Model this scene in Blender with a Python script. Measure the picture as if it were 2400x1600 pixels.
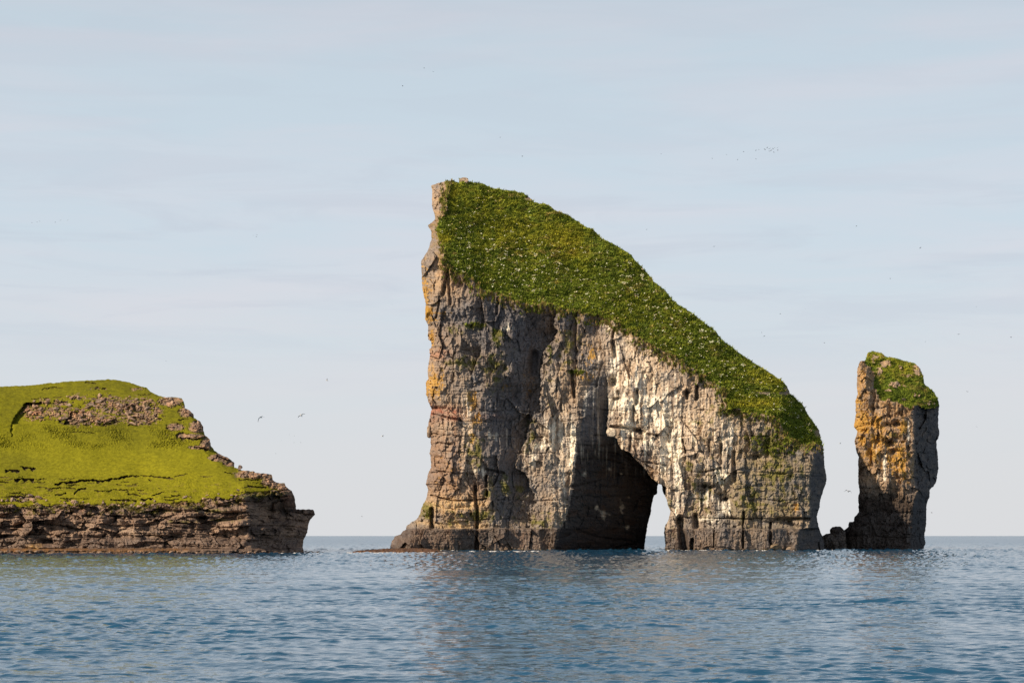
import bpy, math, random
import numpy as np
from mathutils import Vector

random.seed(7)
RNG = np.random.default_rng(11)
R = math.radians
for o in list(bpy.data.objects):
    bpy.data.objects.remove(o)

# ------------------------------------------------------------------ camera
SC = bpy.context.scene
COL = SC.collection
CAM_H = 3.0                       # metres above the sea (deck of a small boat)
F = 4667.0                        # focal length in photo pixels (70 mm on a 36 mm wide sensor)
CX, HY = 1200.0, 1255.0           # picture centre column, horizon row (photo pixels)
cam_d = bpy.data.cameras.new('camera')
cam = bpy.data.objects.new('camera', cam_d)
COL.objects.link(cam)
cam.location = (0, 0, CAM_H)
cam.rotation_euler = (R(90), 0, 0)
cam_d.sensor_width = 36.0
cam_d.lens = 70.0
cam_d.shift_y = (HY - 800.0) / 2400.0
cam_d.clip_start = 0.5
cam_d.clip_end = 60000
SC.camera = cam

# ------------------------------------------------------------------ light
SUN_AZ = 51.0     # degrees: light travels to the right and away from the camera
SUN_EL = 30.0
sd = bpy.data.lights.new('sun', 'SUN')
sd.energy = 5.0
sd.angle = R(0.53)
sd.color = (1.0, 0.83, 0.62)
sun = bpy.data.objects.new('sun', sd)
COL.objects.link(sun)
ldir = Vector((math.sin(R(SUN_AZ)) * math.cos(R(SUN_EL)), math.cos(R(SUN_AZ)) * math.cos(R(SUN_EL)), -math.sin(R(SUN_EL))))
sun.rotation_euler = ldir.to_track_quat('-Z', 'Y').to_euler()
sun.location = (-200, -100, 200)

W = bpy.data.worlds.new('World')
SC.world = W
W.use_nodes = True
nt = W.node_tree
nt.nodes.clear()
def N(t, ty, **kw):
    n = t.nodes.new(ty)
    for k, v in kw.items():
        setattr(n, k, v)
    return n
def L(t, a, b):
    t.links.new(a, b)
wo = N(nt, 'ShaderNodeOutputWorld')
sky = N(nt, 'ShaderNodeTexSky', sky_type='NISHITA')
sky.sun_disc = False
sky.sun_elevation = R(SUN_EL)
sky.sun_rotation = R(180 + SUN_AZ)
sky.altitude = 0
sky.air_density = 1.0
sky.dust_density = 1.6
sky.ozone_density = 1.6
bg = N(nt, 'ShaderNodeBackground')
bg.inputs['Strength'].default_value = 0.055
L(nt, sky.outputs[0], bg.inputs['Color'])
# thin high veil of cloud, densest towards the horizon where one looks through most of it
tc = N(nt, 'ShaderNodeTexCoord')
sx = N(nt, 'ShaderNodeSeparateXYZ')
L(nt, tc.outputs['Generated'], sx.inputs[0])
veil = N(nt, 'ShaderNodeValToRGB')
veil.color_ramp.interpolation = 'B_SPLINE'
e = veil.color_ramp.elements
e[0].position = 0.0; e[0].color = (0.94,) * 3 + (1,)
e[1].position = 0.9; e[1].color = (0.06,) * 3 + (1,)
for p, v in ((0.10, 0.93), (0.25, 0.84), (0.38, 0.55), (0.55, 0.15)):
    q = veil.color_ramp.elements.new(p); q.color = (v, v, v, 1)
L(nt, sx.outputs['Z'], veil.inputs[0])
mp = N(nt, 'ShaderNodeMapping')
mp.inputs['Scale'].default_value = (1.3, 1.3, 11.0)
L(nt, tc.outputs['Generated'], mp.inputs[0])
nz = N(nt, 'ShaderNodeTexNoise')
nz.inputs['Scale'].default_value = 3.2
nz.inputs['Detail'].default_value = 7
nz.inputs['Roughness'].default_value = 0.55
nz.inputs['Distortion'].default_value = 0.5
L(nt, mp.outputs[0], nz.inputs['Vector'])
cr = N(nt, 'ShaderNodeValToRGB')
cr.color_ramp.elements[0].position = 0.42
cr.color_ramp.elements[0].color = (0.556, 0.645, 0.718, 1)
cr.color_ramp.elements[1].position = 0.70
cr.color_ramp.elements[1].color = (0.620, 0.645, 0.708, 1)
L(nt, nz.outputs['Fac'], cr.inputs[0])
# warm pale haze right above the sea
hz = N(nt, 'ShaderNodeValToRGB')
hz.color_ramp.interpolation = 'EASE'
hz.color_ramp.elements[0].position = 0.0; hz.color_ramp.elements[0].color = (1, 1, 1, 1)
hz.color_ramp.elements[1].position = 0.17; hz.color_ramp.elements[1].color = (0, 0, 0, 1)
L(nt, sx.outputs['Z'], hz.inputs[0])
mxh = N(nt, 'ShaderNodeMix', data_type='RGBA')
L(nt, hz.outputs[0], mxh.inputs['Factor'])
L(nt, cr.outputs[0], mxh.inputs['A'])
mxh.inputs['B'].default_value = (0.635, 0.643, 0.660, 1)
mp2 = N(nt, 'ShaderNodeMapping')
mp2.inputs['Scale'].default_value = (2.4, 2.4, 19.0)
mp2.inputs['Location'].default_value = (0.35, 0.0, 0.4)
L(nt, tc.outputs['Generated'], mp2.inputs[0])
nz2 = N(nt, 'ShaderNodeTexNoise')
nz2.inputs['Scale'].default_value = 3.4; nz2.inputs['Detail'].default_value = 8
nz2.inputs['Roughness'].default_value = 0.6; nz2.inputs['Distortion'].default_value = 0.6
L(nt, mp2.outputs[0], nz2.inputs['Vector'])
c2 = N(nt, 'ShaderNodeMapRange')
c2.inputs['From Min'].default_value = 0.47; c2.inputs['From Max'].default_value = 0.60
c2.inputs['To Min'].default_value = 0.0; c2.inputs['To Max'].default_value = 0.42
L(nt, nz2.outputs['Fac'], c2.inputs['Value'])
band = N(nt, 'ShaderNodeValToRGB')
band.color_ramp.interpolation = 'B_SPLINE'
band.color_ramp.elements[0].position = 0.05; band.color_ramp.elements[0].color = (0, 0, 0, 1)
band.color_ramp.elements[1].position = 0.55; band.color_ramp.elements[1].color = (0.25, 0.25, 0.25, 1)
for p_, v_ in ((0.09, 0.35), (0.12, 1.0), (0.16, 0.9), (0.20, 0.25)):
    q = band.color_ramp.elements.new(p_); q.color = (v_, v_, v_, 1)
L(nt, sx.outputs['Z'], band.inputs[0])
mb = N(nt, 'ShaderNodeMath', operation='MULTIPLY')
L(nt, c2.outputs[0], mb.inputs[0]); L(nt, band.outputs[0], mb.inputs[1])
mxb = N(nt, 'ShaderNodeMix', data_type='RGBA')
L(nt, mb.outputs[0], mxb.inputs['Factor'])
L(nt, mxh.outputs['Result'], mxb.inputs['A'])
mxb.inputs['B'].default_value = (0.505, 0.548, 0.628, 1)
bg2 = N(nt, 'ShaderNodeBackground')
bg2.inputs['Strength'].default_value = 1.0
L(nt, mxb.outputs['Result'], bg2.inputs['Color'])
mxw = N(nt, 'ShaderNodeMixShader')
L(nt, veil.outputs[0], mxw.inputs[0])
L(nt, bg.outputs[0], mxw.inputs[1])
L(nt, bg2.outputs[0], mxw.inputs[2])
L(nt, mxw.outputs[0], wo.inputs[0])

SC.view_settings.view_transform = 'Standard'
SC.view_settings.look = 'None'
SC.view_settings.exposure = 0.22
SC.view_settings.gamma = 1.0
SC.view_settings.use_curve_mapping = False
try:
    SC.cycles.max_bounces = 5
    SC.cycles.diffuse_bounces = 3
    SC.cycles.glossy_bounces = 3
except Exception:
    pass

# ------------------------------------------------------------------ numeric helpers
def hsh(ix, iy, seed):
    h = (ix.astype(np.int64) * 374761393 + iy.astype(np.int64) * 668265263 + seed * 974634777) & 0xFFFFFFFF
    h = ((h ^ (h >> 13)) * 1274126177) & 0xFFFFFFFF
    h = ((h ^ (h >> 16)) * 2246822519) & 0xFFFFFFFF
    return (h ^ (h >> 15)) & 0xFFFFFFFF
def rnd(h, k):
    h = ((h ^ (k * 0x9E3779B1 & 0xFFFFFFFF)) * 2654435761) & 0xFFFFFFFF
    h = ((h ^ (h >> 15)) * 2246822519) & 0xFFFFFFFF
    return ((h ^ (h >> 13)) & 0xFFFFFF).astype(np.float32) / 16777216.0
def pn(x, y, seed=0):
    x = np.asarray(x, np.float32); y = np.asarray(y, np.float32)
    ix = np.floor(x); iy = np.floor(y)
    fx = x - ix; fy = y - iy
    ux = fx * fx * fx * (fx * (fx * 6 - 15) + 10); uy = fy * fy * fy * (fy * (fy * 6 - 15) + 10)
    def g(dx, dy):
        a = rnd(hsh(ix + dx, iy + dy, seed), 1) * 6.2831853
        return np.cos(a) * (fx - dx) + np.sin(a) * (fy - dy)
    a = g(0, 0); b = g(1, 0); c = g(0, 1); d = g(1, 1)
    return (a + ux * (b - a) + uy * (c - a + ux * (a - b - c + d))) * 1.41
def fbm(x, y, o=4, seed=0, gain=0.5):
    s = 0; a = 1.0; t = 0; f = 1.0
    for k in range(o):
        s = s + a * pn(x * f + 17.3 * k, y * f - 9.1 * k, seed + k); t += a; a *= gain; f *= 2.03
    return s / t * 1.4
def vor(x, y, seed=0, jit=0.9):
    x = np.asarray(x, np.float32); y = np.asarray(y, np.float32)
    ix = np.floor(x); iy = np.floor(y)
    d1 = np.full(x.shape, 9.0, np.float32); d2 = d1.copy()
    cx = np.zeros_like(d1); cy = np.zeros_like(d1); hh = np.zeros(x.shape, np.int64)
    for dx in (-1, 0, 1):
        for dy in (-1, 0, 1):
            h = hsh(ix + dx, iy + dy, seed)
            px = ix + dx + 0.5 + jit * (rnd(h, 3) - 0.5); py = iy + dy + 0.5 + jit * (rnd(h, 5) - 0.5)
            d = np.hypot(x - px, y - py)
            m = d < d1
            d2 = np.where(m, d1, np.minimum(d2, d))
            cx = np.where(m, px, cx); cy = np.where(m, py, cy); hh = np.where(m, h, hh)
            d1 = np.where(m, d, d1)
    return d1, d2, cx, cy, hh
def facet(x, z, sx_, sz_, amp, tilt, seed, warp=0.22, wf=0.6, tz=None):
    tz = tilt if tz is None else tz
    """broken rock: cells, each a plane with its own offset and tilt"""
    u = x / sx_ + warp * fbm(x / sx_ * wf, z / sz_ * wf, 2, seed + 50)
    v = z / sz_ + warp * fbm(x / sx_ * wf + 31, z / sz_ * wf, 2, seed + 60)
    d1, d2, cu, cv, h = vor(u, v, seed)
    out = amp * (rnd(h, 7) - 0.5) + tilt * (rnd(h, 11) - 0.5) * (u - cu) * sx_ + tz * (rnd(h, 13) - 0.5) * (v - cv) * sz_
    return out, d2 - d1, h
def strata(x, z, t, amp, seed, wob=0.5):
    zz = z + wob * t * fbm(x / 9.0, z / 5.0, 2, seed)
    q = zz / t
    i = np.floor(q); f = q - i
    off = pn(x / 7.0, i * 3.7 + 0.5, seed + 1) * 0.8 + (rnd(hsh(i, i * 0, seed), 3) - 0.5)
    bulge = 1 - np.abs(2 * f - 1) ** 5
    return amp * (off - 0.8 * bulge)
def sstep(a, b, x):
    t = np.clip((x - a) / (b - a), 0, 1)
    return t * t * (3 - 2 * t)
def interp(y, pts):
    p = np.array(pts, float)
    return np.interp(y, p[:, 0], p[:, 1])
def sdf(px, py, poly):
    P = np.array(poly, np.float32)
    d = np.full(px.shape, 1e9, np.float32); ins = np.zeros(px.shape, bool)
    n = len(P)
    for i in range(n):
        ax, ay = P[i]; bx, by = P[(i + 1) % n]
        ex, ey = bx - ax, by - ay
        l2 = ex * ex + ey * ey
        if l2 < 1e-9:
            continue
        t = np.clip(((px - ax) * ex + (py - ay) * ey) / l2, 0, 1)
        d = np.minimum(d, (px - ax - t * ex) ** 2 + (py - ay - t * ey) ** 2)
        if ay != by:
            c = ((ay > py) != (by > py)) & (px < ex * (py - ay) / ey + ax)
            ins ^= c
    d = np.sqrt(d)
    return np.where(ins, d, -d)
def blobs(px, py, lst):
    s = np.zeros(px.shape, np.float32)
    for x, y, rx, ry, w in lst:
        s = np.maximum(s, w * np.exp(-(((px - x) / rx) ** 2 + ((py - y) / ry) ** 2)))
    return s
def seg_dist(px, py, ax, ay, bx, by):
    ex, ey = bx - ax, by - ay
    t = np.clip(((px - ax) * ex + (py - ay) * ey) / (ex * ex + ey * ey), 0, 1)
    return np.hypot(px - ax - t * ex, py - ay - t * ey)
def cracks(px, py, lst):
    s = np.zeros(px.shape, np.float32)
    for pts, w, dep in lst:
        for (ax, ay), (bx, by) in zip(pts, pts[1:]):
            wob = 2.0 * pn(px / 14, py / 14, 91)
            s = np.maximum(s, dep * np.clip(1.4 - seg_dist(px + wob, py, ax, ay, bx, by) / w, 0, 1))
    return s
def mix(a, b, f):
    f = np.asarray(f)[..., None]
    return a * (1 - f) + np.asarray(b, np.float32) * f
def unproj(px, py, Y):
    return (px - CX) / F * Y, CAM_H + (HY - py) / F * Y
def at(px, py, Y):
    x, z = unproj(px, py, Y)
    return Vector((x, Y, z))

# ------------------------------------------------------------------ materials
MATS = {}
def surf_mat(name, rough=0.9, spec=0.25, grain=2.5, var=0.35, bump=0.35, bdist=0.08, fine=9.0):
    m = bpy.data.materials.new(name)
    m.use_nodes = True
    t = m.node_tree
    b = t.nodes['Principled BSDF']
    b.inputs['Roughness'].default_value = rough
    b.inputs['Specular IOR Level'].default_value = spec
    at_ = N(t, 'ShaderNodeAttribute', attribute_name='albedo')
    geo = N(t, 'ShaderNodeNewGeometry')
    n1 = N(t, 'ShaderNodeTexNoise'); n1.inputs['Scale'].default_value = grain
    n1.inputs['Detail'].default_value = 6; n1.inputs['Roughness'].default_value = 0.65
    L(t, geo.outputs['Position'], n1.inputs['Vector'])
    mr = N(t, 'ShaderNodeMapRange')
    mr.inputs['From Min'].default_value = 0.3; mr.inputs['From Max'].default_value = 0.7
    mr.inputs['To Min'].default_value = 1 - var; mr.inputs['To Max'].default_value = 1 + var
    L(t, n1.outputs['Fac'], mr.inputs['Value'])
    vm = N(t, 'ShaderNodeVectorMath', operation='SCALE')
    L(t, at_.outputs['Color'], vm.inputs[0]); L(t, mr.outputs[0], vm.inputs['Scale'])
    L(t, vm.outputs[0], b.inputs['Base Color'])
    n2 = N(t, 'ShaderNodeTexNoise'); n2.inputs['Scale'].default_value = fine
    n2.inputs['Detail'].default_value = 5; n2.inputs['Roughness'].default_value = 0.7
    L(t, geo.outputs['Position'], n2.inputs['Vector'])
    bp = N(t, 'ShaderNodeBump'); bp.inputs['Strength'].default_value = bump; bp.inputs['Distance'].default_value = bdist
    L(t, n2.outputs['Fac'], bp.inputs['Height'])
    L(t, bp.outputs[0], b.inputs['Normal'])
    MATS[name] = m
    return m
M_ROCK = surf_mat('basalt_rock', 0.92, 0.2)
M_WET = surf_mat('wet_basalt', 0.55, 0.4, var=0.4)
M_TURF = surf_mat('turf', 0.95, 0.1, grain=1.8, var=0.3, bump=0.6, bdist=0.12, fine=5)
M_GRASS = surf_mat('grass_blades', 0.85, 0.15, grain=1.2, var=0.25, bump=0.0)
M_FLOWER = surf_mat('white_flowers', 0.8, 0.1, var=0.1, bump=0.0)
def plain(name, col, rough=0.7, var=0.08):
    m = bpy.data.materials.new(name); m.use_nodes = True
    t = m.node_tree; b = t.nodes['Principled BSDF']
    n = N(t, 'ShaderNodeTexNoise'); n.inputs['Scale'].default_value = 14
    c = N(t, 'ShaderNodeValToRGB')
    c.color_ramp.elements[0].color = tuple(x * (1 - var) for x in col) + (1,)
    c.color_ramp.elements[1].color = tuple(min(1, x * (1 + var)) for x in col) + (1,)
    L(t, n.outputs['Fac'], c.inputs[0]); L(t, c.outputs[0], b.inputs['Base Color'])
    b.inputs['Roughness'].default_value = rough
    return m

# ------------------------------------------------------------------ object helpers
def tag(o, label=None, cat=None, group=None, kind=None):
    if label: o['label'] = label
    if cat: o['category'] = cat
    if group: o['group'] = group
    if kind: o['kind'] = kind
    return o
def thing(name, loc, label, cat, group=None):
    o = bpy.data.objects.new(name, None)
    o.empty_display_size = 1
    o.location = loc
    COL.objects.link(o)
    return tag(o, label, cat, group)
def np_mesh(name, V, Fc, col, mat, parent=None, smooth=False, origin=None):
    """V (n,3) world, Fc (m,4) or (m,3) ints, col (n,3) albedo"""
    me = bpy.data.meshes.new(name)
    k = Fc.shape[1]
    V = np.asarray(V, np.float32).copy()
    if origin is None and parent is not None:
        origin = parent.location
        if parent.parent is not None:
            origin = parent.location + parent.parent.location
    if origin is not None:
        V = V - np.array(origin, np.float32)
    me.vertices.add(len(V)); me.vertices.foreach_set('co', V.ravel())
    me.loops.add(Fc.size); me.loops.foreach_set('vertex_index', Fc.astype(np.int32).ravel())
    me.polygons.add(len(Fc)); me.polygons.foreach_set('loop_start', np.arange(0, Fc.size, k, dtype=np.int32))
    me.polygons.foreach_set('loop_total', np.full(len(Fc), k, np.int32))
    me.polygons.foreach_set('use_smooth', np.full(len(Fc), smooth, bool))
    me.update(calc_edges=True)
    if col is not None:
        a = me.color_attributes.new('albedo', 'FLOAT_COLOR', 'POINT')
        c4 = np.ones((len(V), 4), np.float32); c4[:, :3] = np.clip(col, 0.002, 0.95)
        a.data.foreach_set('color', c4.ravel())
    me.materials.append(mat)
    o = bpy.data.objects.new(name, me)
    COL.objects.link(o)
    if parent is not None:
        o.parent = parent
    elif origin is not None:
        o.location = origin
    return o

class Land:
    """a rock mass surveyed over bearing and height: outline, depth and colour per point, closed at its back"""
    def __init__(s, poly, hole, step, D, edge_amp=1.6, edge_f=9.0, seed=1):
        P = np.array(poly)
        x0, y0 = P.min(0) - 3; x1, y1 = P.max(0) + 3
        s.step = step; s.D = D
        gx = np.arange(x0, x1, step, dtype=np.float32); gy = np.arange(y0, y1, step, dtype=np.float32)
        s.px, s.py = np.meshgrid(gx, gy)
        d = sdf(s.px, s.py, poly)
        if hole is not None:
            d = np.minimum(d, -sdf(s.px, s.py, hole))
        d = d + edge_amp * fbm(s.px / edge_f, s.py / edge_f, 3, seed + 5)
        s.sd = d
        gyy, gxx = np.gradient(d, step)
        gl = np.hypot(gxx, gyy) + 1e-6
        s.nx, s.ny = gxx / gl, gyy / gl
        ins = d > 0
        s.cell = ins[:-1, :-1] & ins[1:, :-1] & ins[:-1, 1:] & ins[1:, 1:]
        used = np.zeros(d.shape, bool)
        used[:-1, :-1] |= s.cell; used[1:, :-1] |= s.cell; used[:-1, 1:] |= s.cell; used[1:, 1:] |= s.cell
        full = np.zeros(d.shape, bool)
        c = s.cell
        full[1:-1, 1:-1] = c[:-1, :-1] & c[1:, :-1] & c[:-1, 1:] & c[1:, 1:]
        s.bnd = used & ~full
        sh = np.where(s.bnd, np.clip(d, 0, 1.6 * step), 0)
        s.qx = s.px - sh * s.nx; s.qy = s.py - sh * s.ny
        s.m = D / F                                   # metres per photo pixel
        s.xm = (s.px - CX) * s.m; s.zm = (HY - s.py) * s.m + CAM_H
        s.sm = np.maximum(d, 0) * s.m
    def roll(s, Rm):
        t = np.clip(s.sm / Rm, 0, 1)
        return Rm * (1 - np.sqrt(np.clip(1 - (1 - t) ** 2, 0, 1)))
    def solve(s, depth):
        s.depth = depth
        s.Y = s.D + depth
        s.X, s.Z = unproj(s.qx, s.qy, s.Y)
        s.V = np.stack([s.X, s.Y, s.Z], -1)
    def part(s, mask_cell, name, col, mat, parent, smooth=False):
        m = s.cell & mask_cell
        if m.sum() < 4:
            return None
        h, w = s.px.shape
        idx = np.arange(h * w).reshape(h, w)
        a = idx[:-1, :-1][m]; b = idx[1:, :-1][m]; c = idx[1:, 1:][m]; d = idx[:-1, 1:][m]
        Fc = np.stack([a, b, c, d], 1)
        u, inv = np.unique(Fc, return_inverse=True)
        return np_mesh(name, s.V.reshape(-1, 3)[u], inv.reshape(-1, 4), col.reshape(-1, 3)[u], mat, parent, smooth)
    def islands(s, mask_cell, name, rest, col, mat, parent, least=26):
        """every outcrop that stands apart becomes a part of its own; crumbs stay together"""
        m = np.pad(s.cell & mask_cell, 1)
        lab = np.where(m, np.arange(m.size).reshape(m.shape), m.size)
        while True:
            q = lab.copy()
            for sh in ((1, 0), (-1, 0), (0, 1), (0, -1)):
                q = np.minimum(q, np.roll(lab, sh, (0, 1)))
            q = np.where(m, q, m.size)
            f = np.append(q.ravel(), m.size)
            q = f[f[q]]
            if (q == lab).all():
                break
            lab = q
        lab = lab[1:-1, 1:-1]
        u, n = np.unique(lab[lab < m.size], return_counts=True)
        for k in u[n >= least]:
            s.part(lab == k, name, col, mat, parent)
        crumbs = s.part(np.isin(lab, u[n < least]), rest, col, mat, parent)
        if crumbs is not None:
            crumbs['kind'] = 'stuff'
    def back(s, name, back_d, col, mat, parent, rows=4, inset=3.0):
        """sides from the outline to the back face, and the back face itself"""
        h, w = s.px.shape
        c = np.pad(s.cell, 1)
        idx = np.arange(h * w).reshape(h, w)
        E = []
        inn = c[1:-1, 1:-1]
        m = inn & ~c[:-2, 1:-1]; E.append(np.stack([idx[:-1, 1:][m], idx[:-1, :-1][m]], 1))
        m = inn & ~c[2:, 1:-1]; E.append(np.stack([idx[1:, :-1][m], idx[1:, 1:][m]], 1))
        m = inn & ~c[1:-1, :-2]; E.append(np.stack([idx[:-1, :-1][m], idx[1:, :-1][m]], 1))
        m = inn & ~c[1:-1, 2:]; E.append(np.stack([idx[1:, 1:][m], idx[:-1, 1:][m]], 1))
        E = np.concatenate(E)
        u, inv = np.unique(E, return_inverse=True); inv = inv.reshape(-1, 2)
        qx = s.qx.ravel()[u]; qy = s.qy.ravel()[u]; nx = s.nx.ravel()[u]; ny = s.ny.ravel()[u]
        Y0 = s.Y.ravel()[u]; YB = np.maximum(s.D + back_d, Y0 + 1.0)
        VV = [s.V.reshape(-1, 3)[u]]; CC = [col.reshape(-1, 3)[u]]
        n = len(u)
        for r in range(1, rows + 1):
            t = r / rows
            Yr = Y0 + (YB - Y0) * t
            ins = inset * t + 1.5 * (fbm(qx / 12, qy / 12 + 7 * r, 2, 70 + r) + 0.6)
            x, z = unproj(qx + nx * ins, qy + ny * ins, Yr)
            VV.append(np.stack([x, Yr, z], 1)); CC.append(col.reshape(-1, 3)[u])
        Fs = []
        for r in range(rows):
            Fs.append(np.stack([inv[:, 0] + r * n, inv[:, 1] + r * n, inv[:, 1] + (r + 1) * n, inv[:, 0] + (r + 1) * n], 1)[:, ::-1])
        V = np.concatenate(VV); C_ = np.concatenate(CC); Fc = np.concatenate(Fs)
        k = 7
        g = s.sd[::k, ::k] > 1.5
        cc = g[:-1, :-1] & g[1:, :-1] & g[:-1, 1:] & g[1:, 1:]
        hh, ww = g.shape
        gi = np.arange(hh * ww).reshape(hh, ww) + len(V)
        Yb = s.D + back_d + 1.5 * fbm(s.xm[::k, ::k] / 6, s.zm[::k, ::k] / 6, 3, 77) + 1.2
        Yb = np.maximum(Yb, s.Y[::k, ::k] + 0.8)
        x, z = unproj(s.px[::k, ::k], s.py[::k, ::k], Yb)
        V = np.concatenate([V, np.stack([x, Yb, z], -1).reshape(-1, 3)])
        C_ = np.concatenate([C_, col[::k, ::k].reshape(-1, 3)])
        Fb = np.stack([gi[:-1, :-1][cc], gi[:-1, 1:][cc], gi[1:, 1:][cc], gi[1:, :-1][cc]], 1)
        Fc = np.concatenate([Fc, Fb])
        u, inv = np.unique(Fc, return_inverse=True)
        return np_mesh(name, V[u], inv.reshape(-1, 4), C_[u], mat, parent)
    def cellavg(s, a):
        return (a[:-1, :-1] + a[1:, :-1] + a[:-1, 1:] + a[1:, 1:]) / 4
    def pick(s, weight, n):
        """n random surface points: world position, outward normal, flat grid index"""
        w = np.where(s.cell, s.cellavg(weight), 0).ravel().astype(float)
        w = np.clip(w, 0, None); w /= w.sum()
        i = RNG.choice(len(w), n, p=w)
        r = i // s.cell.shape[1]; c = i % s.cell.shape[1]
        fu = RNG.random(n)[:, None]; fv = RNG.random(n)[:, None]
        p = (s.V[r, c] * (1 - fu) + s.V[r, c + 1] * fu) * (1 - fv) + (s.V[r + 1, c] * (1 - fu) + s.V[r + 1, c + 1] * fu) * fv
        nn = np.cross(s.V[r + 1, c] - s.V[r, c + 1], s.V[r + 1, c + 1] - s.V[r, c])
        nn /= np.linalg.norm(nn, axis=1)[:, None] + 1e-9
        return p, nn, r, c

# ------------------------------------------------------------------ colours (albedo)
def rgb(r, g, b):
    return np.array((r, g, b), np.float32)
GREY = rgb(0.165, 0.158, 0.162); BROWN = rgb(0.285, 0.215, 0.158); TAN = rgb(0.47, 0.315, 0.180)
PALE = rgb(0.62, 0.51, 0.39); GUANO = rgb(0.78, 0.71, 0.59); LICHEN = rgb(0.42, 0.235, 0.045)
MOSS = rgb(0.150, 0.140, 0.035); RED = rgb(0.33, 0.13, 0.085); TIDE_SHADE = rgb(0.085, 0.062, 0.050); WEED = rgb(0.20, 0.095, 0.03)
G_DARK = rgb(0.105, 0.142, 0.018); G_MID = rgb(0.190, 0.230, 0.026); G_YEL = rgb(0.330, 0.305, 0.028); G_DRY = rgb(0.29, 0.205, 0.075)
H_GRASS = rgb(0.180, 0.172, 0.009); H_DARK = rgb(0.105, 0.105, 0.010)

def tuft_mesh(name, P, Nrm, size, col, parent, mat, blades=5, lean=0.5):
    """clumps of bent blades standing on a slope, all in one mesh (nobody could count them)"""
    n = len(P)
    V = np.zeros((n, blades, 3, 3), np.float32)
    up = Nrm * 0.55 + np.array((0, 0, 1.0))
    up /= np.linalg.norm(up, axis=1)[:, None]
    for b in range(blades):
        a = RNG.random(n) * 6.283
        out = np.stack([np.cos(a), np.sin(a), 0.15 * RNG.standard_normal(n)], 1)
        out -= (out * up).sum(1)[:, None] * up
        out /= np.linalg.norm(out, axis=1)[:, None] + 1e-6
        side = np.cross(up, out)
        sz = size * (0.6 + 0.8 * RNG.random(n))
        wd = (sz * (0.11 + 0.12 * RNG.random(n)))[:, None]
        base = P + out * (0.18 * sz)[:, None] - up * 0.05
        tip = base + up * (sz * (0.55 + 0.35 * RNG.random(n)))[:, None] + out * (sz * lean * RNG.random(n))[:, None]
        V[:, b, 0] = base - side * wd; V[:, b, 1] = base + side * wd; V[:, b, 2] = tip
    Fc = np.arange(n * blades * 3).reshape(-1, 3)
    C_ = np.repeat(col, blades * 3, axis=0)
    o = np_mesh(name, V.reshape(-1, 3), Fc, C_, mat, parent)
    o['kind'] = 'stuff'
    return o

def rock_mesh(name, seed, sub=2, flat=0.75, squash=(1, 1, 1), cuts=7):
    """an angular stone: a ball cut by random planes, then roughened"""
    import bmesh
    rr = random.Random(seed)
    bm = bmesh.new()
    bmesh.ops.create_icosphere(bm, subdivisions=sub, radius=1.0)
    planes = []
    for _ in range(cuts):
        v = Vector((rr.gauss(0, 1), rr.gauss(0, 1), rr.gauss(0, 1))).normalized()
        planes.append((v, rr.uniform(0.42, 0.8)))
    for v in bm.verts:
        for nrm, dd in planes:
            q = v.co.dot(nrm)
            if q > dd:
                v.co -= nrm * (q - dd)
        v.co *= 1 + rr.uniform(-0.05, 0.05)
        v.co = Vector((v.co.x * squash[0], v.co.y * squash[1], v.co.z * squash[2]))
    me = bpy.data.meshes.new(name)
    bm.to_mesh(me); bm.free()
    return me
def set_albedo(me, col, seed=0):
    n = len(me.vertices)
    a = me.color_attributes.new('albedo', 'FLOAT_COLOR', 'POINT')
    rr = np.random.default_rng(seed)
    c = np.ones((n, 4), np.float32)
    c[:, :3] = np.clip(col * (1 + 0.25 * rr.standard_normal((n, 1))), 0.01, 0.9)
    a.data.foreach_set('color', c.ravel())

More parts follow.
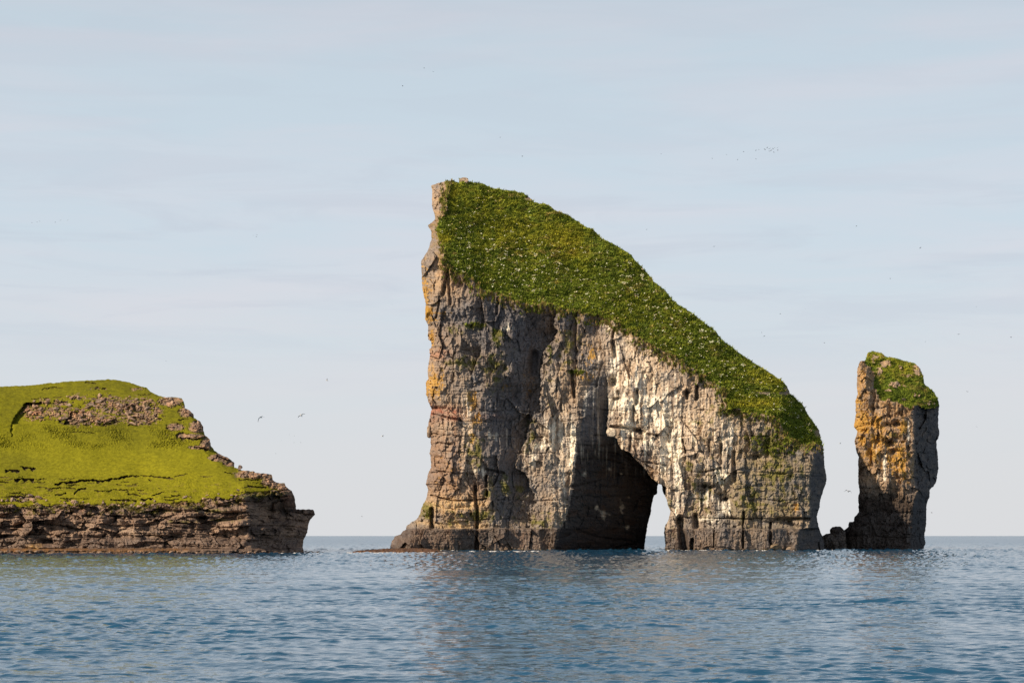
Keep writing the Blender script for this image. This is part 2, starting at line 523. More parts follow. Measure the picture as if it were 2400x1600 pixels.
# ================================================================== THE SEA
def build_sea():
    def geo_(a, b, q):
        return a * np.exp(np.arange(0, math.log(b / a), q))
    dist = np.concatenate([geo_(6, 34, 0.05), geo_(34, 125, 0.0019), geo_(125, 190, 0.0024), geo_(190, 280, 0.0033), geo_(280, 420, 0.0048), geo_(420, 700, 0.009), geo_(700, 6000, 0.022), geo_(6000, 45000, 0.06)])
    inner = np.linspace(-0.29, 0.29, 600)
    outer = np.array([0.33, 0.40, 0.52, 0.75, 1.2, 2.2])
    t = np.concatenate([-outer[::-1], inner, outer])
    Y = np.repeat(dist[:, None], len(t), 1)
    X = Y * t[None, :]
    sp = np.gradient(dist)[:, None]                       # row spacing
    spx = np.maximum(np.gradient(t)[None, :] * Y, sp)
    wx = X + 0.35 * pn(X / 3.1, Y / 3.1, 3); wy = Y + 0.35 * pn(X / 2.7, Y / 2.7, 4)
    gust = 0.95 + 0.55 * fbm(X / 34.0, Y / 21.0, 3, 8) + 0.25 * fbm(X / 6.0, Y / 5.0, 2, 18)
    gust = np.clip(gust, 0.3, 1.7) * (0.78 + 0.22 * sstep(42, 95, Y + 12 * pn(X / 9, Y / 14, 19)))   # a slack patch close by
    Zs = np.zeros_like(X)
    rr = random.Random(5)
    for lam0, slope in ((0.3, 0.050), (0.42, 0.064), (0.58, 0.070), (0.8, 0.066), (1.1, 0.048), (1.6, 0.030), (2.4, 0.019), (3.4, 0.014), (5, 0.011), (7.5, 0.010), (11, 0.008), (17, 0.006)):
        for k in range(6):
            lam = lam0 * rr.uniform(0.8, 1.25)
            ang = R(rr.gauss(248, 38))
            kk = 6.2832 / lam
            kx, ky = math.cos(ang) * kk, math.sin(ang) * kk
            amp = slope / kk * 0.84
            fade = sstep(1.9, 3.0, lam / sp) * sstep(1.6, 3.0, lam / spx)
            ph = rr.uniform(0, 6.283)
            s_ = np.sin(wx * kx + wy * ky + ph)
            g2 = 0.6 + 0.8 * np.clip(0.5 + pn(X / (lam * 3.1) + k * 7.7, Y / (lam * 3.1) - k * 3.1, 30 + k), 0, 1.2)
            Zs += amp * (s_ + 0.22 * (s_ * s_ - 0.5)) * fade * gust * g2
    # far out only the long seas can be told apart: irregular swell whose length grows with the mesh
    jj, ii = np.meshgrid(np.arange(len(t), dtype=np.float32), np.arange(len(dist), dtype=np.float32))
    lod = sstep(80, 230, Y) * (1 - sstep(1500, 3000, Y))
    Zs += lod * np.minimum(0.20 * sp, 0.4) * (0.8 * pn(jj / 6.0, ii / 2.6, 71) + 0.9 * pn(jj / 3.2, ii / 2.1, 72) + 0.6 * pn(jj / 2.0, ii / 1.8, 73)) * gust
    h, w = X.shape
    idx = np.arange(h * w).reshape(h, w)
    Fc = np.stack([idx[:-1, :-1].ravel(), idx[:-1, 1:].ravel(), idx[1:, 1:].ravel(), idx[1:, :-1].ravel()], 1)
    V = np.stack([X, Y, Zs], -1).reshape(-1, 3)
    m = bpy.data.materials.new('sea_water'); m.use_nodes = True
    t_ = m.node_tree; b = t_.nodes['Principled BSDF']
    b.inputs['Base Color'].default_value = (0.013, 0.074, 0.150, 1)
    b.inputs['IOR'].default_value = 1.333
    geo = N(t_, 'ShaderNodeNewGeometry')
    mp_ = N(t_, 'ShaderNodeMapping'); mp_.inputs['Scale'].default_value = (0.8, 1.25, 1)
    L(t_, geo.outputs['Position'], mp_.inputs[0])
    hsum = None
    for sc_, st, di in ((2.6, 0.6, 0.060),):
        n_ = N(t_, 'ShaderNodeTexNoise'); n_.inputs['Scale'].default_value = sc_
        n_.inputs['Detail'].default_value = 4; n_.inputs['Roughness'].default_value = 0.55
        L(t_, mp_.outputs[0], n_.inputs['Vector'])
        bp = N(t_, 'ShaderNodeBump'); bp.inputs['Strength'].default_value = st; bp.inputs['Distance'].default_value = di
        L(t_, n_.outputs['Fac'], bp.inputs['Height'])
        if hsum is not None:
            L(t_, hsum.outputs[0], bp.inputs['Normal'])
        hsum = bp
    L(t_, hsum.outputs[0], b.inputs['Normal'])
    # wavelets too small to be modelled far out widen the gloss there
    ra = N(t_, 'ShaderNodeAttribute', attribute_name='chop')
    L(t_, ra.outputs['Fac'], b.inputs['Roughness'])
    o = np_mesh('sea', V, Fc, None, m, None, smooth=True)
    ca = o.data.attributes.new('chop', 'FLOAT', 'POINT')
    ca.data.foreach_set('value', (0.05 + 0.15 * sstep(60, 900, Y) * np.ones_like(X)).astype(np.float32).ravel())
    o['kind'] = 'structure'
    o['label'] = 'choppy blue sea reaching to the horizon'
    return o
build_sea()

# ================================================================== THE SEA ARCH
ARCH_OUT = [(1008, 436), (1030, 428), (1060, 423), (1076, 428), (1077, 417.5), (1089, 419), (1100, 427), (1130, 429.5), (1140, 434.6), (1157, 442), (1188, 446), (1206, 448), (1224, 452), (1234, 457.6), (1247, 468), (1252, 473), (1267, 478), (1275, 476.5), (1293, 484), (1298, 492), (1321, 499.7), (1341, 510), (1356, 520), (1372, 531.6), (1391, 538), (1408, 557), (1436, 571), (1461, 586), (1479, 597), (1487, 609), (1500, 621), (1525, 649), (1533, 660), (1558, 679), (1576, 703), (1594, 716), (1624, 734), (1640, 748), (1658, 762), (1678, 776), (1693, 797), (1716, 814), (1752, 840), (1783, 860), (1811, 877), (1834, 893), (1845, 905), (1851, 922), (1867, 935), (1885, 952), (1892, 969), (1905, 986), (1912, 997), (1920, 1007), (1923, 1027), (1928, 1044), (1932, 1070), (1933, 1095), (1937, 1113), (1937, 1126), (1930, 1149), (1923, 1172), (1920, 1192), (1915, 1208), (1916, 1222), (1921, 1240), (1927, 1256), (1932, 1275), (1932, 1320), (905, 1320), (908, 1292), (914, 1284), (918.6, 1268), (925, 1256), (940, 1251), (943, 1245), (952, 1240), (953, 1232), (963, 1224), (976, 1217), (984, 1204), (988, 1189), (999, 1168), (1004, 1145), (998, 1134), (1003, 1112), (1010, 1094), (1010, 1074), (1006.6, 1061), (1010, 1051), (1010, 1026), (1002, 1008), (1003, 996), (1008, 977), (1012, 959), (1004, 941), (999, 923), (998, 896), (1004, 888), (1002, 865), (1008, 834), (1006, 818), (1011, 815), (1011, 799), (1003, 796), (1003, 765), (998, 753), (1003, 762), (996, 747), (998, 709), (994, 696), (989, 671), (987, 612), (1004, 585), (1012, 558), (1010, 541), (1003, 528), (1020, 515), (1018, 502), (1013, 484), (1012, 466), (1013, 444)]
ARCH_HOLE = [(1543, 1133.7), (1550.5, 1135), (1553, 1149), (1562, 1169), (1564.5, 1182), (1571, 1195), (1568, 1215), (1558, 1233), (1556, 1248), (1559, 1269), (1559, 1325), (1508, 1325), (1510, 1284), (1512, 1266), (1515, 1251), (1516, 1238), (1520, 1220), (1524, 1205), (1528, 1180), (1533, 1161), (1540, 1157), (1540, 1144)]
ARCH_TURF = [(1058, 426), (1054, 454), (1043, 474), (1050, 492), (1035, 512), (1021, 533), (1027, 563), (1045, 584), (1036, 606), (1063, 635), (1104, 653), (1130, 678), (1168, 691), (1232, 711), (1295, 715), (1334, 729), (1410, 740), (1433, 750), (1459, 766), (1502, 796), (1553, 823), (1599, 846), (1637, 874), (1675, 896), (1701, 918), (1707, 956), (1757, 966), (1798, 971), (1829, 989), (1844, 1025), (1859, 1034), (1900, 1040), (1932, 1040), (1990, 1000), (1900, 800), (1500, 500), (1200, 390), (1080, 390)]
ARCH_D = 400.0
def build_arch():
    A = Land(ARCH_OUT, ARCH_HOLE, 1.3, ARCH_D, 1.5, 8.0, 3)
    px, py, x, z = A.px, A.py, A.xm, A.zm
    # --- large form of the cliff front (metres behind the front plane)
    prof = [(900, 5), (930, 2.5), (960, 0.5), (1000, 0), (1060, 0), (1110, 0.6), (1180, 1.6), (1240, 2.4), (1300, 2.8), (1350, 3.4), (1420, 3.6), (1470, 2.6), (1550, 1.8), (1700, 1.2), (1800, 1.4), (1870, 2.4), (1940, 4)]
    d = np.interp(px, *np.array(prof, float).T).astype(np.float32)
    up = np.clip((1240 - py) * A.m, 0, None)
    d += 0.055 * up                                            # the wall leans back a little
    d += 2.2 * sstep(1120, 1260, py) * 0 + 1.4 * fbm(x / 16, z / 22, 3, 12)
    # buttresses and gullies, wide and steep
    d += 2.1 * np.abs(pn(x / 6.0 + 0.5 * fbm(x / 9, z / 14, 2, 5), z / 38, 21)) * sstep(1080, 1160, px) * (1 - 0.6 * sstep(1600, 1700, px))
    # the long shaded alcove: deepens to the right, ends at a lit buttress
    yl = [(700, 1200), (760, 1200), (870, 1192), (920, 1130), (1000, 1122), (1100, 1132), (1180, 1150), (1240, 1185), (1320, 1195)]
    yr = [(700, 1304), (797, 1303), (816, 1279), (861, 1267), (964, 1266), (974, 1250), (1027, 1237), (1066, 1213), (1090, 1207), (1120, 1240), (1178, 1254), (1204, 1246), (1320, 1242)]
    xl = interp(py, yl) + 7 * fbm(px / 40, py / 25, 3, 31); xr = interp(py, yr) + 9 * fbm(px / 40, py / 13, 4, 32)
    ina = (px > xl) & (px < xr)
    fy = 0.85 * sstep(705, 790, py) * (1 - 0.75 * sstep(1190, 1250, py))
    d += np.where(ina, (px - xl) * A.m * interp(py, [(760, 0.98), (860, 0.92), (900, 0.72), (960, 0.66), (1240, 0.7)]), 0) * fy
    # smaller gullies right of the buttress
    for (yl_, yr_, k) in (([(730, 1330), (900, 1338), (960, 1345)], [(730, 1352), (860, 1352), (960, 1352)], 1.0),
                          ([(850, 1378), (905, 1350), (930, 1345)], [(850, 1412), (905, 1400), (930, 1372)], 0.35),
                          ([(740, 1372), (830, 1380), (850, 1400)], [(740, 1412), (790, 1405), (850, 1418)], 0.5)):
        a = interp(py, yl_) + 3 * fbm(px / 20, py / 16, 2, 41); b = interp(py, yr_) + 3 * fbm(px / 20, py / 16, 2, 42)
        f_ = sstep(yl_[0][0] - 6, yl_[0][0] + 14, py) * (1 - sstep(yl_[-1][0] - 20, yl_[-1][0], py))
        d += np.where((px > a) & (px < b), (px - a) * A.m * k, 0) * f_
    # the great cave and the tunnel through to the far side
    cl = interp(py, [(820, 1372), (860, 1362), (930, 1354), (1000, 1352), (1060, 1346), (1110, 1340), (1160, 1334), (1200, 1325), (1240, 1308), (1300, 1292)]) + 4 * fbm(px / 25, py / 12, 3, 51)
    cr_ = interp(py, [(820, 1414), (870, 1421), (900, 1425), (960, 1427), (990, 1423), (1022, 1424), (1027, 1446), (1040, 1449), (1052, 1455), (1060, 1476), (1072, 1485), (1088, 1502), (1103, 1515), (1121, 1528), (1133, 1545), (1140, 1560), (1330, 1560)]) + 1.5 * fbm(px / 9, py / 9, 3, 52)
    incave = (px > cl) & (px < cr_)
    kc = interp(py, [(800, 0.3), (860, 0.5), (930, 0.75), (1000, 1.1), (1060, 1.7), (1330, 1.9)]) * sstep(825, 950, py)
    cave_d = (px - cl) * A.m * kc
    # big ledges on the cave wall
    cst = strata(x * 0.6, z, 3.6, 1.0, 61, 0.7)
    d = np.where(incave, d + cave_d + cst * sstep(1000, 1060, py), d)
    cave = incave & (cave_d > 1.0)
    # the right flank turning away from the sun
    xs = interp(py, [(1000, 1910), (1047, 1897), (1072, 1906), (1103, 1900), (1128, 1895), (1180, 1896), (1236, 1896), (1240, 1869), (1320, 1867)]) + 3 * fbm(px / 12, py / 12, 3, 53)
    d += np.where(px > xs, (px - xs) * A.m * 2.4, 0)
    # the foot: sea-cut base standing a little proud
    base_top = 1238 + 3 * pn(px / 22, py * 0 + 3.3, 54) + 6 * sstep(1480, 1556, px) * 0
    foot = sstep(-1.5, 1.5, py - base_top)
    d -= 1.2 * foot * (~incave)
    d -= 3.0 * sstep(1215, 1285, py) * sstep(1010, 960, px)
    # --- broken rock at several sizes
    calm = np.where(incave, 0.55, 1.0)
    leftz = 1 - sstep(1090, 1150, px)
    lowl = leftz * sstep(960, 1010, py)
    f1, e1, h1 = facet(x, z, 3.4, 6.5, 1.8, 1.1, 101, tz=0.6)
    f2, e2, h2 = facet(x, z, 1.3, 3.0, 0.9, 1.3, 102, tz=0.7)
    f3, e3, h3 = facet(x, z, 0.6, 1.0, 0.36, 0.9, 103)
    plate = sstep(1690, 1760, px) * sstep(1060, 1090, py)      # smoother beds on the right
    blk = (0.75 + 0.5 * fbm(x / 12, z / 12, 2, 13)) * calm * (1 - 0.35 * plate)
    rough = f1 * blk * (1 - 0.5 * lowl) + f2 * blk + f3 * (0.6 + 0.8 * np.clip(blk, 0, 1))
    flute = (0.42 * np.abs(pn(x / 1.1 + .4 * pn(x / 2, z / 3, 5), z / 6, 105)) + 0.18 * np.abs(pn(x / 0.42, z / 3.5, 106))) * (0.5 + np.clip(fbm(x / 7, z / 9, 2, 6) + .3, 0, 1))
    rough = rough * 0.85 + flute * (1 - 0.7 * lowl)
    st1 = strata(x, z, 3.1, 0.55, 107); st2 = strata(x, z, 1.1, 0.24, 108)
    stw = 0.30 + 0.50 * np.maximum(lowl, np.maximum(0.6 * plate, 0.5 * leftz))
    rough += (st1 + st2) * stw
    # the sea-worn foot: massive blocks with broad plane faces
    fb, eb, hb_ = facet(x, z * 0.4, 4.2, 3.0, 1.5, 1.0, 170, 0.12, tz=0.2)
    rough = rough * (1 - 0.55 * foot) + foot * (fb - 0.35)
    rough += 0.16 * fbm(x / 0.5, z / 0.5, 3, 109)
    # joints between the lava flows, running right across the face
    lev_w = 7 * fbm(px / 120, px * 0 + 1.3, 2, 160)
    for ly, dp_, wd_, kx in ((905, .55, 1.6, 1), (962, .9, 2.2, 2), (986, .5, 1.4, 3), (1022, .8, 1.8, 4), (1060, .6, 1.4, 5), (1108, .8, 1.8, 6), (1140, .5, 1.3, 7), (1171, .9, 2.0, 8), (1194, .6, 1.5, 9), (1215, .9, 2.0, 10), (868, .5, 1.5, 11), (820, .5, 1.5, 12)):
        yy = ly + lev_w + 2.0 * fbm(px / 18, px * 0 + kx * 2.9, 2, 161)
        rough += 0.65 * dp_ * np.clip(1.3 - np.abs(py - yy) / wd_, 0, 1) * np.clip(0.35 + 1.3 * fbm(px / 45, px * 0 + kx * 5.1, 2, 162), 0, 1.2)
        rough += 0.5 * dp_ * np.clip(1 - (yy - py) / 9.0, 0, 1) * (py < yy) * np.clip(fbm(px / 60, px * 0 + kx * 3.3, 2, 163) + .2, 0, 1)
    cr_l = cracks(px, py, [
        ([(1037, 690), (1048, 640), (1056, 700), (1054, 712)], 4, 1.6), ([(1168, 700), (1164, 735)], 4, 1.5), ([(1030, 705), (1022, 745)], 2.5, 1.2),
        ([(1012, 1193), (1013, 1236)], 5, 2.6), ([(1113, 1140), (1118, 1200), (1118, 1290)], 4, 2.0), ([(1139, 1115), (1141, 1160)], 3, 2),
        ([(1594, 1215), (1598, 1245), (1606, 1300)], 8, 3.5), ([(1630, 1210), (1631, 1232)], 7, 2.4), ([(1622, 1265), (1621, 1300)], 4.5, 2.5),
        ([(1742, 1200), (1741, 1300)], 2.5, 1.8), ([(1806, 1225), (1806, 1270), (1812, 1300)], 3, 2.2), ([(1675, 1237), (1673, 1290)], 1.6, 0.9),
        ([(1720, 1060), (1722, 1125)], 5, 1.8), ([(1690, 1040), (1690, 1085)], 3.5, 1.2), ([(1662, 1030), (1660, 1070)], 3, 1.1), ([(1607, 1060), (1600, 1030)], 2.5, 1.1),
        ([(1492, 915), (1491, 945)], 5, 1.8), ([(1610, 915), (1611, 932)], 4, 1.6), ([(1633, 905), (1632, 935)], 4, 1.8), ([(1449, 918), (1455, 932), (1440, 935)], 4, 1.5),
        ([(1432, 1000), (1470, 1002), (1510, 1012)], 4, 1.6), ([(1478, 1010), (1476, 1055)], 3, 1.5), ([(1500, 1015), (1540, 1020)], 3, 1.4),
        ([(1437, 800), (1440, 835)], 5, 2.2), ([(1442, 770), (1436, 790)], 3, 1.6), ([(1470, 1060), (1530, 1100)], 2.5, 1.2), ([(1500, 1080), (1560, 1090)], 2, 1.0),
        ([(1655, 1105), (1690, 1096)], 2.5, 1.2), ([(1340, 870), (1345, 930)], 3.5, 2.0), ([(1253, 830), (1250, 870)], 9, 2.5),
        ([(1600, 1212), (1700, 1214), (1760, 1216)], 1.6, 0.8), ([(1140, 1100), (1180, 1108)], 3, 1.4), ([(1010, 1160), (1060, 1173), (1110, 1172), (1140, 1168)], 1.8, 1.0),
        ([(1010, 970), (1080, 985)], 2.5, 1.0), ([(1025, 1037), (1060, 1041)], 2, 0.9), ([(1820, 1215), (1895, 1216)], 4, 1.4), ([(1850, 1225), (1868, 1238)], 6, 1.4)])
    holes = blobs(px, py, [(1437, 893, 9, 12, 4.2), (1652, 1139, 14, 7, 3.4), (1702, 1168, 12, 8, 3.0), (1609, 920, 8, 5, 2.2), (1770, 1071, 14, 9, 2.0), (1690, 1160, 9, 6, 2), (1645, 1150, 8, 8, 2.4), (1830, 1222, 34, 10, 1.6), (1500, 1008, 10, 6, 1.6), (1210, 925, 10, 20, 1.5)])
    holes *= 1 + 0.5 * fbm(x / 0.8, z / 0.8, 2, 110)
    rock_d = d + rough + cr_l * 1.0 + holes
    # --- turf slope
    tn = 8.0 * fbm(px / 22, py / 15, 5, 120, .6) + 2.5 * fbm(px / 5, py / 5, 2, 121)
    ts = sdf(px, py, ARCH_TURF) + tn
    # rock outcrops breaking the turf near its ridge and end
    outc = blobs(px, py, [(1245, 466, 22, 9, 1), (1205, 462, 25, 5, .7), (1285, 480, 16, 7, .8), (1352, 517, 10, 5, .8), (1845, 912, 14, 12, .9), (1790, 921, 50, 5, .9), (1840, 922, 25, 6, 1), (1915, 1015, 12, 16, 1), (1480, 600, 9, 8, .6), (1690, 790, 8, 8, .5), (1365, 601, 14, 8, .5), (1080, 424, 8, 5, .9)]) + 0.25 * fbm(px / 10, py / 6, 3, 122)
    turf = (ts > 0) & (outc < 0.62)
    edge_y = np.interp(px, [1000, 1040, 1104, 1130, 1168, 1232, 1295, 1334, 1410, 1459, 1502, 1553, 1599, 1637, 1675, 1701, 1757, 1798, 1829, 1859, 1940], [590, 615, 653, 678, 691, 711, 715, 729, 740, 766, 796, 823, 846, 874, 896, 925, 950, 971, 989, 1034, 1040])
    edge_y = edge_y + 0 * px
    hgt = np.clip((edge_y - py) * A.m, -3, None)
    slope = np.interp(px, [1000, 1200, 1500, 1700, 1940], [1.0, 1.08, 1.12, 1.15, 1.5])
    lip = np.interp(px, [1000, 1110, 1240, 1350, 1420, 1470, 1700, 1870, 1940], [1.5, 2.5, 4.0, 4.6, 4.6, 3.6, 2.2, 3.4, 6])
    lip = lip + 0.055 * np.clip((1240 - edge_y) * A.m, 0, None)
    turf_d = lip + slope * hgt
    turf_d += np.where(px > 1850, (px - 1850) * A.m * 1.3, 0) * sstep(900, 960, py)
    turf_d += 1.1 * fbm(x / 11, z / 6, 3, 123)
    tus, te, th = facet(x, z, 0.95, 0.5, 0.4, 0.3, 124, 0.5)
    tus2, te2, th2 = facet(x, z, 0.6, 0.34, 0.30, 0.3, 125, 0.5)
    hump = -0.85 * np.clip(te, 0, 0.5) - 0.4 * np.clip(te2, 0, 0.5) + tus * 1.0 + tus2 * 0.8
    hump *= 0.65 + 0.9 * fbm(x / 7, z / 4, 2, 126)
    crisp = (st2 * 0.5 + f3 + f2 * 0.6)
    dep = np.where(ts > 0, turf_d + np.where(turf, hump, crisp - 0.5 * outc), rock_d)
    # the bare corner left of the turf climbs back with the slope
    wl = sstep(640, 585, py) * (px < 1200)
    rock_d = rock_d * (1 - wl) + (turf_d - 0.9 + rough * 1.25 + 0.7 * np.abs(pn(x / 1.3, z / 4, 180)) + np.clip(1050 - px, 0, 60) * A.m * 0.75) * wl
    dep = np.where(ts > 0, dep, rock_d)
    # blend where rock meets the turf edge so the wall tops out under the sod
    wedge = sstep(-28, 0, ts)
    dep = np.where(ts > 0, dep, rock_d * (1 - wedge) + np.maximum(rock_d, turf_d - 1.2 + rough * 0.9) * wedge)
    # the bare rock corner at the left: turns away to the left
    Rl = np.where(px < 1150, 4.5, 2.0)
    Rl = np.where(py < 1000, np.where(px < 1120, Rl, 0.9), Rl)
    hole_side = (px > 1480) & (px < 1600) & (py > 1110)
    Rl = np.where(hole_side & (px < 1545), 0.8, np.where(hole_side, 2.2, Rl))
    dep = dep + A.roll(Rl)
    A.solve(dep)
    # --- colour
    n1 = fbm(x / 5, z / 5, 4, 130); n2 = fbm(x / 1.2, z / 1.2, 3, 131)
    streak = fbm(x / 0.55, z / 9, 3, 132); streak2 = fbm(x / 1.5, z / 16, 3, 133)
    c = mix(np.broadcast_to(GREY, px.shape + (3,)), BROWN, np.clip(0.5 + 0.9 * n1 + 0.3 * (rnd(h2, 21) - 0.5), 0, 1))
    shade_grey = blobs(px, py, [(1170, 760, 95, 80, 1), (1240, 800, 50, 90, 1), (1330, 760, 50, 40, .5), (1190, 960, 60, 110, .9), (1385, 930, 30, 90, .8), (1180, 1130, 50, 70, .6), (1110, 830, 30, 60, .4)])  # dark grey rock tone with the shade of the alcoves painted in
    c = mix(c, rgb(0.105, 0.098, 0.104), np.clip(shade_grey * (0.85 + 0.5 * n1 + 0.3 * n2), 0, 0.95))
    c = mix(c, rgb(0.255, 0.165, 0.115), np.clip(blobs(px, py, [(1030, 1080, 75, 110, 1.1), (1050, 1030, 50, 60, 1), (1080, 1150, 70, 40, .9), (1030, 820, 40, 60, .7), (1510, 1070, 40, 40, .7), (1540, 1120, 30, 30, .8)]) * (0.8 + 0.6 * n2 + .4 * n1), 0, 1))
    c = mix(c, rgb(0.235, 0.190, 0.105), np.clip(blobs(px, py, [(1800, 1120, 110, 120, 1), (1740, 1190, 60, 50, .8), (1700, 1010, 60, 50, .5)]) * (0.75 + 0.7 * n2 + .5 * n1), 0, .95))
    tanw = blobs(px, py, [(1060, 1182, 90, 30, 1), (1010, 900, 30, 120, .5), (1040, 640, 40, 60, .7), (1025, 480, 40, 80, .55), (1100, 1000, 20, 120, .5), (1500, 900, 90, 150, .45), (1640, 980, 130, 130, .5), (1530, 1120, 40, 50, .6), (1330, 900, 45, 60, .55), (1560, 840, 70, 50, .5)])
    c = mix(c, TAN, np.clip(tanw * (0.75 + 0.9 * n2 + 0.4 * n1), 0, 1))
    bright = blobs(px, py, [(1060, 1185, 80, 14, 1), (1080, 1232, 75, 9, 1), (1000, 1225, 30, 6, .8)])
    c = mix(c, rgb(0.52, 0.37, 0.20), np.clip(bright * (0.8 + 0.8 * n2), 0, 1))
    pale = blobs(px, py, [(1500, 880, 85, 130, .95), (1620, 990, 110, 90, .9), (1580, 1080, 50, 150, .8), (1660, 1080, 70, 70, .6), (1310, 1080, 45, 130, .8), (1250, 1060, 25, 60, .6), (1290, 920, 25, 70, .5), (1340, 900, 40, 40, .4), (1440, 800, 30, 60, .7), (1095, 1010, 16, 110, .7), (1048, 1000, 12, 60, .6), (1060, 850, 30, 60, .25), (1400, 960, 26, 120, .35), (1740, 1000, 60, 40, .35)])
    c = mix(c, PALE, np.clip(pale * (0.7 + 1.1 * streak + 0.7 * streak2), 0, 1))
    gua = blobs(px, py, [(1490, 945, 75, 28, 1), (1470, 1000, 40, 30, .7), (1540, 970, 60, 60, .8), (1440, 860, 20, 60, .8), (1480, 900, 30, 30, .8), (1590, 1100, 13, 130, 1), (1560, 1060, 30, 60, .8), (1685, 1115, 22, 24, 1), (1650, 1165, 26, 26, .9), (1700, 1185, 14, 22, 1), (1655, 1215, 16, 12, 1), (1590, 1185, 14, 12, .9), (1340, 1060, 14, 70, .8), (1300, 1010, 30, 40, .8), (1320, 1140, 20, 60, .7), (1270, 1045, 40, 10, .9), (1245, 1070, 14, 22, .8), (1125, 1105, 26, 14, .8), (1150, 1020, 30, 8, .7), (1180, 985, 10, 40, .4), (1400, 1050, 14, 60, .35), (1415, 950, 10, 40, .3), (1372, 1110, 8, 14, .8), (1410, 1195, 12, 14, .7), (1455, 1185, 10, 14, .6), (1470, 1235, 10, 8, .7), (1430, 765, 14, 20, .5), (1185, 770, 14, 8, .8), (1100, 960, 8, 30, .6), (1700, 1040, 40, 60, .35), (1510, 1040, 40, 25, .7), (1620, 860, 40, 30, .3)])
    c = mix(c, GUANO, np.clip((gua * 1.35 + 1.0 * streak + 0.5 * streak2 + 0.5 * n2 - 0.55) * 1.9, 0, 0.95) * (gua > 0.02))
    lich = blobs(px, py, [(995, 690, 14, 60, .9), (1008, 735, 14, 26, 1), (1035, 735, 18, 8, .6), (1012, 790, 10, 20, .9), (1020, 900, 20, 34, 1), (1002, 905, 8, 30, .9), (1106, 940, 13, 28, 1), (1118, 985, 20, 18, .7), (1108, 1030, 9, 30, .6), (1388, 835, 14, 40, .7), (1372, 880, 24, 12, .6), (1330, 800, 20, 40, .25), (1865, 1190, 8, 14, .8), (1730, 1020, 12, 16, .5), (1060, 445, 14, 14, .6), (1045, 490, 10, 20, .4), (1240, 900, 12, 40, .35), (1185, 905, 12, 30, .4), (1050, 1100, 40, 40, .15)])
    c = mix(c, LICHEN, np.clip((lich * 1.4 + 0.7 * n2 + 0.9 * fbm(x / 0.4, z / 0.5, 3, 137) + 0.3 * streak - 0.6) * 1.8, 0, 0.85) * (lich > 0.03))
    moss = blobs(px, py, [(1800, 1040, 60, 35, .6), (1830, 1120, 60, 70, .55), (1760, 1170, 40, 40, .6), (1110, 765, 30, 10, .9), (1060, 775, 26, 12, .5), (1165, 790, 14, 24, .8), (1085, 850, 50, 20, .6), (1160, 860, 40, 60, .45), (1115, 1060, 26, 60, .7), (1185, 1140, 14, 26, 1), (1220, 1150, 14, 30, .8), (1150, 1150, 14, 30, .8), (1120, 1210, 80, 18, .6), (1000, 1195, 20, 25, .9), (1270, 1225, 30, 16, .7), (1290, 860, 12, 60, .5), (1330, 820, 30, 50, .45), (1615, 1095, 10, 14, .9), (1580, 1250, 8, 16, .8), (1640, 1120, 60, 90, .35), (1700, 980, 60, 60, .35), (1245, 1010, 16, 50, .5), (1350, 870, 20, 8, .7), (1570, 1180, 8, 14, .8)])
    c = mix(c, MOSS, np.clip((moss * 1.3 + 0.8 * n2 + 0.5 * n1 - 0.45) * 1.8, 0, 0.9) * (moss > 0.04))
    red = blobs(px, py, [(1040, 962, 44, 9, 1), (1010, 965, 14, 20, .8), (1060, 980, 40, 8, .6), (1025, 830, 30, 12, .4), (1150, 975, 30, 8, .3)])
    c = mix(c, RED, np.clip(red * (0.8 + n2), 0, 0.9))
    # brown dead turf hanging below the green edge
    fringe = sstep(-26, -4, ts) * (1 - sstep(0, 2, ts)) * np.clip(0.55 + 1.2 * fbm(px / 9, py / 9, 3, 134), 0, 1)
    c = mix(c, rgb(0.27, 0.165, 0.075), fringe * 0.85)
    c = mix(c, MOSS, fringe * np.clip(fbm(px / 7, py / 5, 2, 135) * 2, 0, 0.8))
    wetw = foot * np.clip(0.85 + 0.4 * n2, 0, 1) * (1 - 0.35 * sstep(1590, 1640, px) * (1 - sstep(1275, 1290, py)))
    c = mix(c, mix(np.broadcast_to(TIDE_SHADE * .8, px.shape + (3,)), rgb(0.135, 0.088, 0.064), np.clip(0.45 + 0.9 * n1 + 0.4 * (rnd(h1, 5) - .5), 0, 1)), wetw)
    c = mix(c, rgb(0.13, 0.105, 0.04), np.clip(sstep(1283, 1290, py) * (0.5 + n2), 0, 0.7))
    c = mix(c, rgb(0.040, 0.037, 0.039), np.where(cave, sstep(1000, 1070, py), 0) * 0.85)  # shade of the recess painted into the cave wall as near-black rock
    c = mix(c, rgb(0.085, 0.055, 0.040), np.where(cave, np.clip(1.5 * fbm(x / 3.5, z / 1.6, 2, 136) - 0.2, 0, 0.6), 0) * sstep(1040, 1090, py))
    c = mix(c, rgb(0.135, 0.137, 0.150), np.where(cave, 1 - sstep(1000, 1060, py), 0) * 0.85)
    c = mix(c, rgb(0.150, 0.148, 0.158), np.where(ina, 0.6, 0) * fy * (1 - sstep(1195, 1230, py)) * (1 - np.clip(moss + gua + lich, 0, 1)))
    c = mix(c, GUANO, np.where(cave, (1 - sstep(1080, 1130, py)) * np.clip(streak * 1.3 + .4 * streak2 - .3, 0, .6), 0))
    c = mix(c, GUANO, np.where(cave, np.clip(blobs(px, py, [(1372, 1110, 8, 14, 1), (1398, 1188, 8, 9, 1), (1415, 1203, 14, 12, 1), (1457, 1190, 8, 14, .9), (1466, 1235, 12, 7, .8), (1455, 1110, 5, 3, 1), (1428, 1098, 6, 5, .7), (1474, 1165, 7, 6, .8)]) * 1.4 + 0.9 * n2 - 0.75, 0, 0.8), 0))
